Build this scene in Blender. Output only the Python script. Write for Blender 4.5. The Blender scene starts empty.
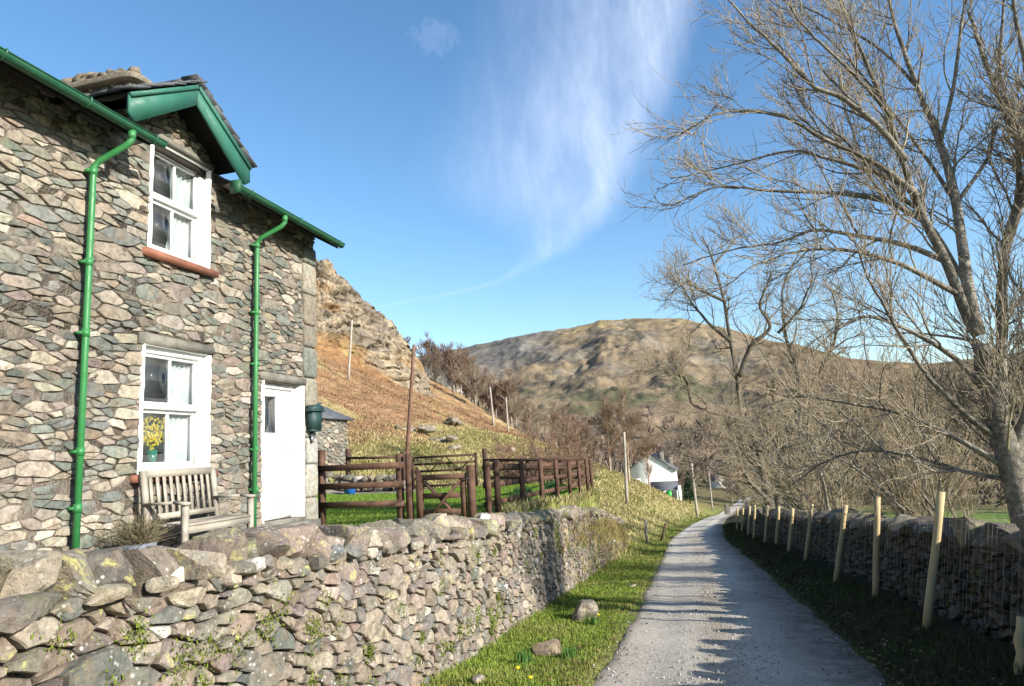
import bpy, bmesh, math, random
import numpy as np
from mathutils import Vector, Matrix

random.seed(11)
RNG = np.random.default_rng(11)
scene = bpy.context.scene
COL = scene.collection
pi = math.pi

# ------------------------------------------------------------------ noise
def _hash(ix, iy, iz, seed):
    h = (ix.astype(np.int64)*374761393 + iy.astype(np.int64)*668265263 + iz.astype(np.int64)*2147483647*3 + seed*974634777)
    h = (h ^ (h >> 13)) * 1274126177
    h = h ^ (h >> 16)
    return (h & 0xFFFFFF).astype(np.float64)/float(0xFFFFFF)

def vnoise(x, y, z=None, seed=0):
    x = np.asarray(x, float); y = np.asarray(y, float)
    z = np.zeros_like(x) if z is None else np.asarray(z, float)
    ix, iy, iz = np.floor(x), np.floor(y), np.floor(z)
    fx, fy, fz = x-ix, y-iy, z-iz
    fx = fx*fx*(3-2*fx); fy = fy*fy*(3-2*fy); fz = fz*fz*(3-2*fz)
    r = 0
    for dx in (0, 1):
        for dy in (0, 1):
            for dz in (0, 1):
                w = (fx if dx else 1-fx)*(fy if dy else 1-fy)*(fz if dz else 1-fz)
                r = r + w*_hash(ix+dx, iy+dy, iz+dz, seed)
    return r*2-1

def fbm(x, y, z=None, oct=4, seed=0, gain=.5):
    a, f, s, t = 1., 1., 0., 0.
    for o in range(oct):
        s = s + a*vnoise(np.asarray(x)*f, np.asarray(y)*f, None if z is None else np.asarray(z)*f, seed+o*17)
        t += a; a *= gain; f *= 2.03
    return s/t

def sstep(a, b, x):
    t = np.clip((np.asarray(x, float)-a)/(b-a), 0, 1)
    return t*t*(3-2*t)

# ------------------------------------------------------------------ mesh building
ROOT = {}

class MB:
    """collects geometry in world coordinates; build() links it as ONE mesh object"""
    def __init__(self):
        self.V = []; self.F = []; self.n = 0; self.C = []; self.hasc = False
    def add(self, V, F, c=None):
        V = np.asarray(V, float).reshape(-1, 3)
        if not isinstance(F, list): F = [np.asarray(F, int)]
        self.V.append(V)
        for f in F:
            f = np.asarray(f, int)
            if f.size: self.F.append(f+self.n)
        if c is None:
            self.C.append(np.tile([.5, .5, .5, 0.], (len(V), 1)))
        else:
            c = np.asarray(c, float)
            if c.ndim == 1: c = np.tile(c, (len(V), 1))
            if c.shape[1] == 3: c = np.hstack([c, np.zeros((len(c), 1))])
            self.C.append(c); self.hasc = True
        self.n += len(V)
        return self
    def box(self, c, s, rz=0, M=None, col=None, jit=0):
        hx, hy, hz = s[0]/2, s[1]/2, s[2]/2
        V = np.array([[x, y, z] for x in (-hx, hx) for y in (-hy, hy) for z in (-hz, hz)])
        if jit: V = V+RNG.uniform(-jit, jit, V.shape)
        if M is not None: V = V @ np.asarray(M).T
        if rz:
            cz, sz = math.cos(rz), math.sin(rz)
            V = V @ np.array([[cz, sz, 0], [-sz, cz, 0], [0, 0, 1]])
        V = V+np.asarray(c, float)
        F = np.array([[0, 1, 3, 2], [4, 6, 7, 5], [0, 4, 5, 1], [2, 3, 7, 6], [0, 2, 6, 4], [1, 5, 7, 3]])
        return self.add(V, F, col)
    def bar(self, a, b, w, h, up=(0, 0, 1), col=None):
        a = np.asarray(a, float); b = np.asarray(b, float)
        d = b-a; L = np.linalg.norm(d); d = d/L
        up = np.asarray(up, float); s = np.cross(d, up); s /= np.linalg.norm(s); u = np.cross(s, d)
        M = np.stack([d, s, u], axis=1)
        return self.box((a+b)/2, (L, w, h), M=M, col=col)
    def tube(self, P, r, n=8, cap=True, col=None):
        P = np.asarray(P, float); k = len(P)
        r = np.full(k, r, float) if np.isscalar(r) else np.asarray(r, float)
        T = np.gradient(P, axis=0); T /= np.linalg.norm(T, axis=1)[:, None]+1e-12
        ref = np.array([0, 0, 1.]) if abs(T[0][2]) < .9 else np.array([1., 0, 0])
        N = np.cross(T[0], ref); N /= np.linalg.norm(N)
        V = []
        a = np.linspace(0, 2*pi, n, endpoint=False)
        for i in range(k):
            N = N-T[i]*N.dot(T[i]); N /= np.linalg.norm(N)
            B = np.cross(T[i], N)
            V.append(P[i]+r[i]*(np.cos(a)[:, None]*N+np.sin(a)[:, None]*B))
        V = np.concatenate(V)
        i = np.arange(k-1)[:, None]*n; j = np.arange(n)[None]; j2 = (j+1) % n
        F = [np.stack([i+j, i+j2, i+n+j2, i+n+j], -1).reshape(-1, 4)]
        if cap:
            F.append(np.arange(n)[::-1][None]); F.append(((k-1)*n+np.arange(n))[None])
        return self.add(V, F, col)
    def poly(self, pts, thick_vec, col=None):
        """extrude a planar polygon by thick_vec"""
        P = np.asarray(pts, float); n = len(P)
        V = np.concatenate([P, P+np.asarray(thick_vec, float)])
        F = [np.arange(n)[::-1][None], (n+np.arange(n))[None],
             np.array([[i, (i+1) % n, n+(i+1) % n, n+i] for i in range(n)])]
        return self.add(V, F, col)
    def tubes(self, P, Rr, n=3, col=None):
        """batch of N polylines (N,k,3) with radii (N,k)"""
        P = np.asarray(P, float); N, k, _ = P.shape
        T = np.gradient(P, axis=1); T /= np.linalg.norm(T, axis=2)[..., None]+1e-12
        ref = RNG.normal(size=(N, 1, 3)); ref = np.repeat(ref, k, 1)
        A = np.cross(T, ref); A /= np.linalg.norm(A, axis=2)[..., None]+1e-12
        B = np.cross(T, A)
        a = np.linspace(0, 2*pi, n, endpoint=False)
        V = P[:, :, None]+Rr[:, :, None, None]*(np.cos(a)[:, None]*A[:, :, None]+np.sin(a)[:, None]*B[:, :, None])
        base = (np.arange(N)*k*n)[:, None, None]; i = (np.arange(k-1)*n)[None, :, None]; j = np.arange(n)[None, None]
        j2 = (j+1) % n
        F = np.stack([base+i+j, base+i+j2, base+i+n+j2, base+i+n+j], -1).reshape(-1, 4)
        return self.add(V.reshape(-1, 3), F, col)
    def build(self, name, mat, parent=None, smooth=False, attr='tint'):
        off = ROOT.get(parent.name, np.zeros(3)) if parent is not None else np.zeros(3)
        V = np.concatenate(self.V)-off
        me = bpy.data.meshes.new(name)
        me.vertices.add(len(V)); me.vertices.foreach_set('co', V.astype(np.float32).ravel())
        loops = np.concatenate([f.ravel() for f in self.F]); cnt = np.concatenate([np.full(len(f), f.shape[1]) for f in self.F])
        me.loops.add(len(loops)); me.loops.foreach_set('vertex_index', loops.astype(np.int32))
        me.polygons.add(len(cnt))
        st = np.concatenate([[0], np.cumsum(cnt)[:-1]])
        me.polygons.foreach_set('loop_start', st.astype(np.int32)); me.polygons.foreach_set('loop_total', cnt.astype(np.int32))
        if smooth: me.polygons.foreach_set('use_smooth', np.ones(len(cnt), bool))
        me.update(calc_edges=True)
        if smooth == 'auto': me.set_sharp_from_angle(angle=math.radians(30))
        if self.hasc:
            a = me.color_attributes.new(attr, 'FLOAT_COLOR', 'POINT')
            a.data.foreach_set('color', np.concatenate(self.C).astype(np.float32).ravel())
        if mat is not None: me.materials.append(mat)
        o = bpy.data.objects.new(name, me); COL.objects.link(o)
        if parent is not None:
            o.parent = parent
            ROOT[o.name] = off
        else:
            ROOT[o.name] = np.zeros(3)
        return o

def tag(o, label=None, cat=None, group=None, kind=None):
    if label: o['label'] = label
    if cat: o['category'] = cat
    if group: o['group'] = group
    if kind: o['kind'] = kind
    return o

def thing(name, loc, label, cat, group=None):
    o = bpy.data.objects.new(name, None); COL.objects.link(o)
    o.location = loc; o.empty_display_size = .2
    ROOT[o.name] = np.array(loc, float)
    return tag(o, label, cat, group)

def rebase(o, loc):
    """give a single-mesh thing its origin at its base"""
    me = o.data; n = len(me.vertices); v = np.empty(n*3, np.float32); me.vertices.foreach_get('co', v)
    v = v.reshape(-1, 3)-np.array(loc, np.float32); me.vertices.foreach_set('co', v.ravel()); me.update()
    o.location = loc; ROOT[o.name] = np.array(loc, float)
    return o

def dup(o, parent=None):
    c = o.copy(); COL.objects.link(c)
    if parent is not None: c.parent = parent
    for ch in list(o.children): dup(ch, c)
    return c

# ------------------------------------------------------------------ materials
def nt(name):
    m = bpy.data.materials.new(name); m.use_nodes = True
    t = m.node_tree; t.nodes.clear()
    out = t.nodes.new('ShaderNodeOutputMaterial'); b = t.nodes.new('ShaderNodeBsdfPrincipled')
    t.links.new(b.outputs[0], out.inputs[0])
    return m, t, b

def N(t, typ, **kw):
    n = t.nodes.new(typ)
    for k, v in kw.items():
        if k.startswith('i_'):
            key = k[2:]
            key = int(key) if key.isdigit() else key.replace('_', ' ')
            n.inputs[key].default_value = v
        else: setattr(n, k, v)
    return n

def noise(t, vec, scale, detail=4, rough=.55, dist=0):
    n = N(t, 'ShaderNodeTexNoise'); n.inputs['Scale'].default_value = scale; n.inputs['Detail'].default_value = detail
    n.inputs['Roughness'].default_value = rough; n.inputs['Distortion'].default_value = dist
    t.links.new(vec, n.inputs['Vector']); return n.outputs['Fac']

def ramp(t, fac, stops):
    r = N(t, 'ShaderNodeValToRGB'); cr = r.color_ramp
    while len(cr.elements) < len(stops): cr.elements.new(.5)
    for e, (p, c) in zip(cr.elements, stops):
        e.position = p; e.color = (*c, 1) if len(c) == 3 else c
    t.links.new(fac, r.inputs[0]); return r.outputs[0]

def mixc(t, fac, a, b, mode='MIX'):
    m = N(t, 'ShaderNodeMix', data_type='RGBA', blend_type=mode)
    if isinstance(fac, (int, float)): m.inputs[0].default_value = fac
    else: t.links.new(fac, m.inputs[0])
    for i, v in ((6, a), (7, b)):
        if isinstance(v, tuple): m.inputs[i].default_value = (*v, 1) if len(v) == 3 else v
        else: t.links.new(v, m.inputs[i])
    return m.outputs[2]

def math_(t, op, a, b=None, clamp=False):
    m = N(t, 'ShaderNodeMath', operation=op); m.use_clamp = clamp
    for i, v in enumerate((a, b)):
        if v is None: continue
        if isinstance(v, (int, float)): m.inputs[i].default_value = v
        else: t.links.new(v, m.inputs[i])
    return m.outputs[0]

def bump(t, b, h, strength, dist):
    n = N(t, 'ShaderNodeBump'); n.inputs['Strength'].default_value = strength; n.inputs['Distance'].default_value = dist
    t.links.new(h, n.inputs['Height']); t.links.new(n.outputs[0], b.inputs['Normal'])

def objco(t): return N(t, 'ShaderNodeTexCoord').outputs['Object']

def gray(t, v): return ramp(t, v, [(0, (0, 0, 0)), (1, (1, 1, 1))])

def m_plain(name, col, rough=.6, var=.25, scale=8, bs=.3, bd=.004, bscale=60, spec=.4, metal=0, stretch=None):
    m, t, b = nt(name); co = objco(t)
    if stretch:
        mp = N(t, 'ShaderNodeMapping'); mp.inputs['Scale'].default_value = stretch; t.links.new(co, mp.inputs[0]); co = mp.outputs[0]
    f = noise(t, co, scale, 5)
    lo = tuple(c*(1-var) for c in col); hi = tuple(min(1, c*(1+var)) for c in col)
    t.links.new(ramp(t, f, [(.3, lo), (.7, hi)]), b.inputs['Base Color'])
    b.inputs['Roughness'].default_value = rough; b.inputs['Specular IOR Level'].default_value = spec; b.inputs['Metallic'].default_value = metal
    bump(t, b, noise(t, co, bscale, 3), bs, bd)
    return m

def m_stone(name, yellow=.0, moss=.0, bs=.9, s1=14, white=.0, dirt=.55):
    m, t, b = nt(name); co = objco(t)
    at = N(t, 'ShaderNodeAttribute', attribute_name='tint')
    f = noise(t, co, s1, 6, .65)
    c = mixc(t, 1., at.outputs['Color'], ramp(t, f, [(.25, (.52, .5, .47)), (.5, (1, 1, 1)), (.75, (1.38, 1.34, 1.28))]), 'MULTIPLY')
    # rusty veins and grey weathering
    f2 = noise(t, co, s1*.35, 5, .6)
    c = mixc(t, ramp(t, f2, [(.5, (0, 0, 0)), (.72, (.45, .45, .45))]), c, (.30, .20, .12))
    f6 = noise(t, co, s1*.9, 7, .75)
    c = mixc(t, 1., c, ramp(t, f6, [(.30, (.55, .53, .50)), (.48, (1, 1, 1)), (.62, (1.0, 1., 1.)), (.74, (1.5, 1.48, 1.42))]), 'MULTIPLY')
    c = mixc(t, 1., c, ramp(t, noise(t, co, .55, 4, .6), [(.3, (.80, .79, .77)), (.7, (1.14, 1.14, 1.13))]), 'MULTIPLY')
    f5 = noise(t, co, s1*1.7, 6, .75)
    c = mixc(t, ramp(t, f5, [(.53, (0, 0, 0)), (.68, (dirt, dirt, dirt))]), c, (.075, .07, .062))
    if white:
        v = N(t, 'ShaderNodeTexVoronoi'); v.inputs['Scale'].default_value = 26; t.links.new(co, v.inputs['Vector'])
        k = math_(t, 'MULTIPLY', ramp(t, v.outputs['Distance'], [(.16, (1, 1, 1)), (.3, (0, 0, 0))]), ramp(t, noise(t, co, 5, 3), [(.48, (0, 0, 0)), (.6, (1, 1, 1))]))
        c = mixc(t, math_(t, 'MULTIPLY', k, white), c, (.58, .57, .52))
    if yellow:
        k = math_(t, 'ADD', noise(t, co, 8.5, 7, .78), math_(t, 'MULTIPLY', at.outputs['Alpha'], .14))
        k = ramp(t, k, [(.63, (0, 0, 0)), (.72, (1, 1, 1))])
        k = math_(t, 'MULTIPLY', k, ramp(t, noise(t, co, 45, 3, .7), [(.3, (.35, .35, .35)), (.6, (1, 1, 1))]))
        c = mixc(t, math_(t, 'MULTIPLY', k, yellow), c, (.46, .43, .15))
    if moss:
        k = ramp(t, noise(t, co, 3.2, 6, .7), [(.58, (0, 0, 0)), (.68, (1, 1, 1))])
        c = mixc(t, math_(t, 'MULTIPLY', k, moss), c, (.075, .10, .018))
    t.links.new(c, b.inputs['Base Color'])
    b.inputs['Roughness'].default_value = .85; b.inputs['Specular IOR Level'].default_value = .25
    h = math_(t, 'ADD', math_(t, 'MULTIPLY', noise(t, co, s1*1.3, 8, .68), 1.), math_(t, 'MULTIPLY', noise(t, co, 95, 3), .25))
    bump(t, b, h, bs, .02)
    return m

def m_attr(name, rough=.8, var=.3, scale=3., bs=.3, bd=.02, bscale=20, spec=.2, trans=0., var2=None):
    m, t, b = nt(name); co = objco(t)
    at = N(t, 'ShaderNodeAttribute', attribute_name='tint')
    f = noise(t, co, scale, 6, .65)
    lo = (1-var,)*3; hi = (1+var,)*3
    c = mixc(t, 1., at.outputs['Color'], ramp(t, f, [(.3, lo), (.7, hi)]), 'MULTIPLY')
    if var2:
        f2 = noise(t, co, var2[0], 5, .6)
        c = mixc(t, 1., c, ramp(t, f2, [(.3, (1-var2[1],)*3), (.7, (1+var2[1],)*3)]), 'MULTIPLY')
    t.links.new(c, b.inputs['Base Color'])
    b.inputs['Roughness'].default_value = rough; b.inputs['Specular IOR Level'].default_value = spec
    if bs: bump(t, b, noise(t, co, bscale, 6, .65), bs, bd)
    if trans:
        tr = N(t, 'ShaderNodeBsdfTranslucent'); t.links.new(c, tr.inputs[0])
        ms = N(t, 'ShaderNodeMixShader'); ms.inputs[0].default_value = trans
        t.links.new(b.outputs[0], ms.inputs[1]); t.links.new(tr.outputs[0], ms.inputs[2])
        out = [n for n in t.nodes if n.type == 'OUTPUT_MATERIAL'][0]; t.links.new(ms.outputs[0], out.inputs[0])
    return m

def m_paint(name, col, rough, chip, fade):
    m, t, b = nt(name); co = objco(t)
    mp = N(t, 'ShaderNodeMapping'); mp.inputs['Scale'].default_value = (1, 1, .35); t.links.new(co, mp.inputs[0]); v = mp.outputs[0]
    c = mixc(t, ramp(t, noise(t, v, 5, 6, .65), [(.35, (0, 0, 0)), (.7, (.7, .7, .7))]), col, fade)
    c = mixc(t, ramp(t, noise(t, v, 22, 6, .7), [(.60, (0, 0, 0)), (.70, (.75, .75, .75))]), c, chip)
    t.links.new(c, b.inputs['Base Color'])
    t.links.new(ramp(t, noise(t, co, 9, 5), [(.3, (rough-.12,)*3), (.7, (min(1, rough+.25),)*3)]), b.inputs['Roughness'])
    bump(t, b, noise(t, co, 35, 5, .65), .35, .004)
    return m

def m_glass(name, tint=(.75, .8, .82), f0=.12):
    m, t, b = nt(name); t.nodes.remove(b)
    tr = N(t, 'ShaderNodeBsdfTransparent'); tr.inputs[0].default_value = (*tint, 1)
    gl = N(t, 'ShaderNodeBsdfGlossy'); gl.inputs['Roughness'].default_value = .01
    co = objco(t); bp = N(t, 'ShaderNodeBump'); bp.inputs['Strength'].default_value = .12; bp.inputs['Distance'].default_value = .02
    t.links.new(noise(t, co, 2.2, 2), bp.inputs['Height']); t.links.new(bp.outputs[0], gl.inputs['Normal'])
    lw = N(t, 'ShaderNodeLayerWeight'); lw.inputs['Blend'].default_value = .35
    k = math_(t, 'ADD', math_(t, 'MULTIPLY', lw.outputs['Facing'], .22), f0, True)
    ms = N(t, 'ShaderNodeMixShader'); t.links.new(k, ms.inputs[0]); t.links.new(tr.outputs[0], ms.inputs[1]); t.links.new(gl.outputs[0], ms.inputs[2])
    out = [n for n in t.nodes if n.type == 'OUTPUT_MATERIAL'][0]; t.links.new(ms.outputs[0], out.inputs[0])
    return m

M = {}
M['stone_house'] = m_stone('rubble_stone', yellow=0, bs=.9, s1=15)
M['stone_wall'] = m_stone('lichen_stone', yellow=.95, moss=.35, bs=1., s1=19, white=.8, dirt=.72)
M['stone_dark'] = m_stone('mossy_stone', yellow=.5, moss=.8, bs=1., s1=8, white=.3)
M['mortar'] = m_plain('mortar', (.165, .14, .112), .95, .45, 7, 1., .02, 40, .1)
M['earthcore'] = m_plain('wall_core', (.085, .07, .052), .95, .5, 9, 1., .03, 30, .1)
M['slate'] = m_plain('roof_slate', (.085, .09, .10), .7, .4, 5, .6, .01, 30)
M['slab'] = m_plain('lintel_stone', (.165, .155, .13), .85, .35, 6, .8, .01, 35, .2)
M['concrete'] = m_plain('rendered_quoin', (.34, .33, .29), .9, .25, 5, .5, .006, 50, .2)
M['red_sill'] = m_plain('red_tile_sill', (.21, .085, .05), .7, .3, 6, .4, .004, 50)
M['white'] = m_paint('white_gloss_paint', (.80, .80, .78), .5, (.52, .49, .42), (.74, .74, .70))
M['white_wall'] = m_plain('white_limewash', (.80, .80, .77), .9, .06, 6, .5, .006, 25, .2)
M['green_pipe'] = m_paint('green_pipe_paint', (.022, .165, .04), .42, (.05, .075, .04), (.05, .20, .07))
M['green_barge'] = m_paint('dark_green_paint', (.018, .115, .078), .6, (.06, .09, .07), (.03, .14, .10))
M['green_gut'] = m_paint('dark_gutter_paint', (.010, .072, .032), .45, (.04, .05, .035), (.025, .10, .05))
M['mail_green'] = m_plain('letter_box_green', (.012, .042, .038), .6, .15, 9, .1, .001, 50, .5)
M['soffit'] = m_plain('dark_soffit_timber', (.03, .026, .022), .9, .3, 5, .5, .005, 30, .1)
M['bench'] = m_plain('weathered_teak', (.30, .27, .222), .85, .3, 7, .5, .003, 50, .2, stretch=(1, .3, 1))
M['fence_brown'] = m_plain('brown_stained_timber', (.10, .057, .039), .85, .35, 9, .25, .002, 60, .15)
M['fence_dark'] = m_plain('dark_timber', (.07, .042, .029), .8, .35, 6, .5, .004, 45, .2)
M['stake'] = m_paint('pale_round_timber', (.46, .345, .17), .85, (.16, .13, .08), (.38, .31, .19))
M['wire'] = m_plain('galvanised_wire', (.30, .30, .29), .4, .15, 20, 0.05, .001, 40, .6, .6)
M['pole_brown'] = m_plain('creosoted_pole', (.15, .085, .06), .85, .3, 3, .5, .004, 20, .2)
M['pole_grey'] = m_plain('silvered_pole', (.33, .29, .24), .85, .2, 3, .5, .004, 20, .2)
M['blue'] = m_plain('blue_plastic', (.02, .12, .45), .4, .1, 5, .1, .001, 20)
M['curtain'] = m_plain('cream_curtain', (.78, .76, .70), .9, .05, 6, .2, .003, 40, .1)
M['room'] = m_plain('dim_room_wall', (.05, .047, .045), .9, .2, 2, .1, .002, 10, .1)
M['glass'] = m_glass('window_glass', (.82, .86, .88), .03)
M['blackiron'] = m_plain('black_iron', (.015, .015, .015), .5, .2, 9, .1, .001, 40)
M['brass'] = m_plain('brass', (.5, .36, .12), .3, .1, 9, .1, .001, 40, .5, 1)
M['vase'] = m_plain('green_vase', (.03, .22, .13), .15, .1, 9, .05, .001, 40)
M['petal'] = m_plain('yellow_petal', (.75, .52, .01), .7, .2, 30, .1, .001, 40)
M['stem'] = m_plain('green_stem', (.06, .13, .03), .7, .2, 30, .1, .001, 40)
M['greenbin'] = m_plain('bright_green_plastic', (.02, .35, .05), .4, .1, 9, .1, .001, 40)
M['patio'] = m_plain('patio_slate', (.14, .155, .18), .7, .3, 3, .5, .006, 20, .3)
M['blade'] = m_attr('grass_blades', .7, .2, 1.5, 0, trans=.25)
M['dryplant'] = m_attr('dry_stems', .85, .2, 3, 0, trans=.15)
M['needle'] = m_attr('conifer_needles', .8, .3, 2, 0, trans=.1)
M['pebble'] = m_attr('loose_gravel', .85, .25, 40, .4, .003, 120)
M['bark'] = m_attr('bark', .9, .45, 16, 1., .02, 38, .1, var2=(4., .4))
M['twig'] = m_attr('twig_bark', .85, .25, 3, 0, spec=.15)
M['ground'] = m_attr('turf_and_soil', .95, .4, 1.1, .8, .04, 9, .1, var2=(14, .35))
M['fell'] = m_attr('fellside', .95, .28, .055, 1., 3., .12, .05, var2=(.012, .16))
M['crag'] = m_attr('crag_rock', .95, .3, .55, 1., .35, 2.2, .1, var2=(2.6, .25))

def m_lane():
    m, t, b = nt('worn_gravel_lane'); co = objco(t)
    c = ramp(t, noise(t, co, .9, 6, .65), [(.3, (.45, .412, .355)), (.7, (.61, .565, .49))])
    c = mixc(t, 1., c, ramp(t, noise(t, co, .42, 4, .6), [(.32, (.82, .81, .80)), (.68, (1.1, 1.09, 1.07))]), 'MULTIPLY')
    c = mixc(t, 1., c, ramp(t, noise(t, co, 38, 3, .8), [(.3, (.5, .49, .48)), (.5, (1, 1, 1)), (.72, (1.4, 1.38, 1.34))]), 'MULTIPLY')
    v = N(t, 'ShaderNodeTexVoronoi'); v.inputs['Scale'].default_value = 30; t.links.new(co, v.inputs['Vector'])
    c = mixc(t, math_(t, 'MULTIPLY', ramp(t, v.outputs['Distance'], [(.2, (1, 1, 1)), (.33, (0, 0, 0))]), ramp(t, noise(t, co, 4, 3), [(.45, (0, 0, 0)), (.65, (.8, .8, .8))])), c, (.15, .145, .14))
    at = N(t, 'ShaderNodeAttribute', attribute_name='tint')
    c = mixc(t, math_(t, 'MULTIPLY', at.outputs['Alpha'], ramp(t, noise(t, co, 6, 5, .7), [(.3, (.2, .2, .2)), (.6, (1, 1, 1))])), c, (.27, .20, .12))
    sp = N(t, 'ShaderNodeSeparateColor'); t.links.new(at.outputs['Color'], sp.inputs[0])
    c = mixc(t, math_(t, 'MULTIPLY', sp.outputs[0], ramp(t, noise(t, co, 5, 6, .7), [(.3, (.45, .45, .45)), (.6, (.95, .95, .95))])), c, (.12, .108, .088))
    t.links.new(c, b.inputs['Base Color']); b.inputs['Roughness'].default_value = .92; b.inputs['Specular IOR Level'].default_value = .2
    h = math_(t, 'ADD', noise(t, co, 34, 4, .75), math_(t, 'MULTIPLY', noise(t, co, 120, 2), .5))
    bump(t, b, h, 1., .03)
    return m
M['lane'] = m_lane()

# ------------------------------------------------------------------ terrain function
def interp(xs, ys):
    xs = np.array(xs, float); ys = np.array(ys, float)
    return lambda v: np.interp(v, xs, ys)
_lc = interp([-60, 12, 20, 36, 48, 62, 90, 130, 180], [.12, .10, -.02, -.36, -.05, .35, 1.7, 4.8, 12])
def lane_c(y): return (_lc(np.asarray(y)-2.5)+_lc(y)+_lc(np.asarray(y)+2.5))/3
def lane_z(y):
    y = np.asarray(y, float)
    return np.where(y < 120, -.085*np.maximum(y, -25), -10.2-1.8*(1-np.exp(-np.maximum(y-120, 0)/25)))

def hill(x, y):
    d = np.maximum(lane_c(y)-1.75-x, 0)
    k = .46+.09*np.exp(-((d-9)/13)**2)
    s = .5+.5*sstep(24, 85, y)
    B = d*k*s
    y0 = 103+.9*np.maximum(d-12, 0)
    B = B*(1-.85*sstep(0, 70, y-y0))
    B = B*np.where(x > -3.0, sstep(19, 32, y), 1.)
    B = B+.045*np.maximum(d-32, 0)*(1-sstep(0, 70, y-y0))
    B = np.where(d > 90, (90*k*s+.045*58)*(1-.85*sstep(0, 70, y-y0))+(d-90)*.25*(1-.85*sstep(0, 70, y-y0)), B)
    return B

def garden_z(x, y):
    z = .66-.06*sstep(9, 12, y)+0*x
    z = z-.32*sstep(-4.6, -3.2, x)*sstep(12, 20, y)
    z = z+.5*sstep(-11, -15, x)*sstep(14, 22, y)
    return z

def H(x, y, detail=True):
    x = np.asarray(x, float); y = np.asarray(y, float)
    L = lane_z(y)
    z = L+hill(x, y)
    # garden terrace behind the wall
    wy = .04+.9*sstep(21.5, 25, y)
    m = (1-sstep(22.6, 28.5, y))*(1-sstep(-3.0-wy, -2.94, x))*sstep(-19, -14.2, x)
    z = z*(1-m)+garden_z(x, y)*m
    # right side
    dr = x-(lane_c(y)+1.46)
    z = z+.14*sstep(0, 1.0, dr)
    fld = np.maximum(dr-1.6, 0)
    z = z-.30*sstep(.2, 1.5, fld)-.045*fld
    z = np.where(dr > 0, np.maximum(z, -13.0+0*z), z)
    z = np.where(y < -25, z, z)
    if detail:
        near = np.exp(-(x*x+y*y)/90000)
        onlane = np.exp(-((x-lane_c(y))/1.5)**4)
        offt = (1-m)*(1-onlane)
        z = z+offt*.05*fbm(x*1.3, y*1.3, seed=3)
        amp = sstep(4, 30, np.maximum(-x, 0))*sstep(20, 50, y+np.maximum(-x-14, 0))
        z = z+amp*(.55*fbm(x*.16, y*.16, seed=5)+.25*fbm(x*.6, y*.6, seed=8))
        z = z+m*.012*fbm(x*1.7, y*1.7, seed=9)
    return z

# ------------------------------------------------------------------ ground colours (what grows where)
def mixv(a, b, k): return a*(1-k[..., None])+b*k[..., None]
def ground_col(x, y, z):
    c = np.ones(x.shape+(3,))*np.array([.20, .175, .065])        # dry upland grass
    n1 = fbm(x*.09, y*.09, seed=21); n2 = fbm(x*.5, y*.5, seed=22); n3 = fbm(x*1.6, y*1.6, seed=23)
    c = mixv(c, np.array([.145, .155, .04]), sstep(0, .6, n2+.3*n1))
    c = mixv(c, np.array([.30, .25, .11]), sstep(.05, .5, n1*.6-n2*.6+n3*.2))
    # bracken slope
    h = hill(x, y)
    k = sstep(-1.2, 1.2, z-3.6-.012*(y-60)+2.2*n1+1.2*n2)*sstep(-3, -9, x)
    br = mixv(np.ones(c.shape)*np.array([.28, .165, .09]), np.array([.21, .12, .065]), sstep(-.2, .4, n2))
    br = mixv(br, np.array([.34, .27, .13]), sstep(.02, .4, n3*.4-n1+.4*n2))
    br = mixv(br, np.array([.33, .30, .25]), sstep(.42, .6, fbm(x*.14+y*.05, y*.05-x*.03, seed=26)+.25*n3)*.8)
    c = mixv(c, br, k*.93)
    # lane banks greener
    d = lane_c(y)-1.3-x
    kb = sstep(3.4, .6, d)*sstep(-6, -.5, d)
    g = mixv(np.ones(c.shape)*np.array([.11, .15, .028]), np.array([.20, .20, .06]), sstep(-.3, .4, n2))
    c = mixv(c, g, kb*(1-.5*sstep(0, .4, n3)))
    # lawn and verge
    m = sstep(22.8, 22.3, y)*(1-sstep(-3.5, -3.3, x)*sstep(9, 12, y))*sstep(-2.9, -3.2, x)*sstep(-15.5, -13, x)
    lg = mixv(np.ones(c.shape)*np.array([.11, .18, .022]), np.array([.14, .19, .035]), sstep(-.3, .4, n3))
    c = mixv(c, lg, m)
    ped = m*sstep(9.9, 9.5, y)
    c = mixv(c, np.array([.15, .135, .11]), ped)
    grav = m*sstep(20.3, 20.7, y+.5*n3+.12*(x+9))*sstep(-8.4, -9.2, x)
    c = mixv(c, np.array([.22, .19, .15]), grav)
    # right verge: rank grass and leaf litter, coloured darker for the wall's shade
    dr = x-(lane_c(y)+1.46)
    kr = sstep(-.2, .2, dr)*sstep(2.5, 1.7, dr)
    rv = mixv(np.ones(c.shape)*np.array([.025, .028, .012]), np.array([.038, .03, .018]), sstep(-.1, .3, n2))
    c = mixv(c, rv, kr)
    kf = sstep(1.9, 2.6, dr)
    ff = mixv(np.ones(c.shape)*np.array([.13, .20, .04]), np.array([.19, .21, .07]), sstep(0, .5, n1))
    ff = mixv(ff, np.array([.10, .085, .05]), sstep(140, 175, np.hypot(x, y)+20*n1))
    c = mixv(c, ff, kf)
    # wooded valley floor beyond
    kv = sstep(125, 150, y)*sstep(-60, 0, x-0*y)
    c = mixv(c, np.array([.13, .105, .05]), kv*.8)
    return c

def grid_mesh(name, X, Y, Z, colr, mat, smooth=True):
    ny, nx = X.shape
    V = np.stack([X, Y, Z], -1).reshape(-1, 3)
    i = np.arange(ny-1)[:, None]*nx; j = np.arange(nx-1)[None]
    F = np.stack([i+j, i+j+1, i+nx+j+1, i+nx+j], -1).reshape(-1, 4)
    mb = MB(); mb.add(V, F, colr.reshape(-1, colr.shape[-1]))
    return mb.build(name, mat, smooth=smooth)

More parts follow.
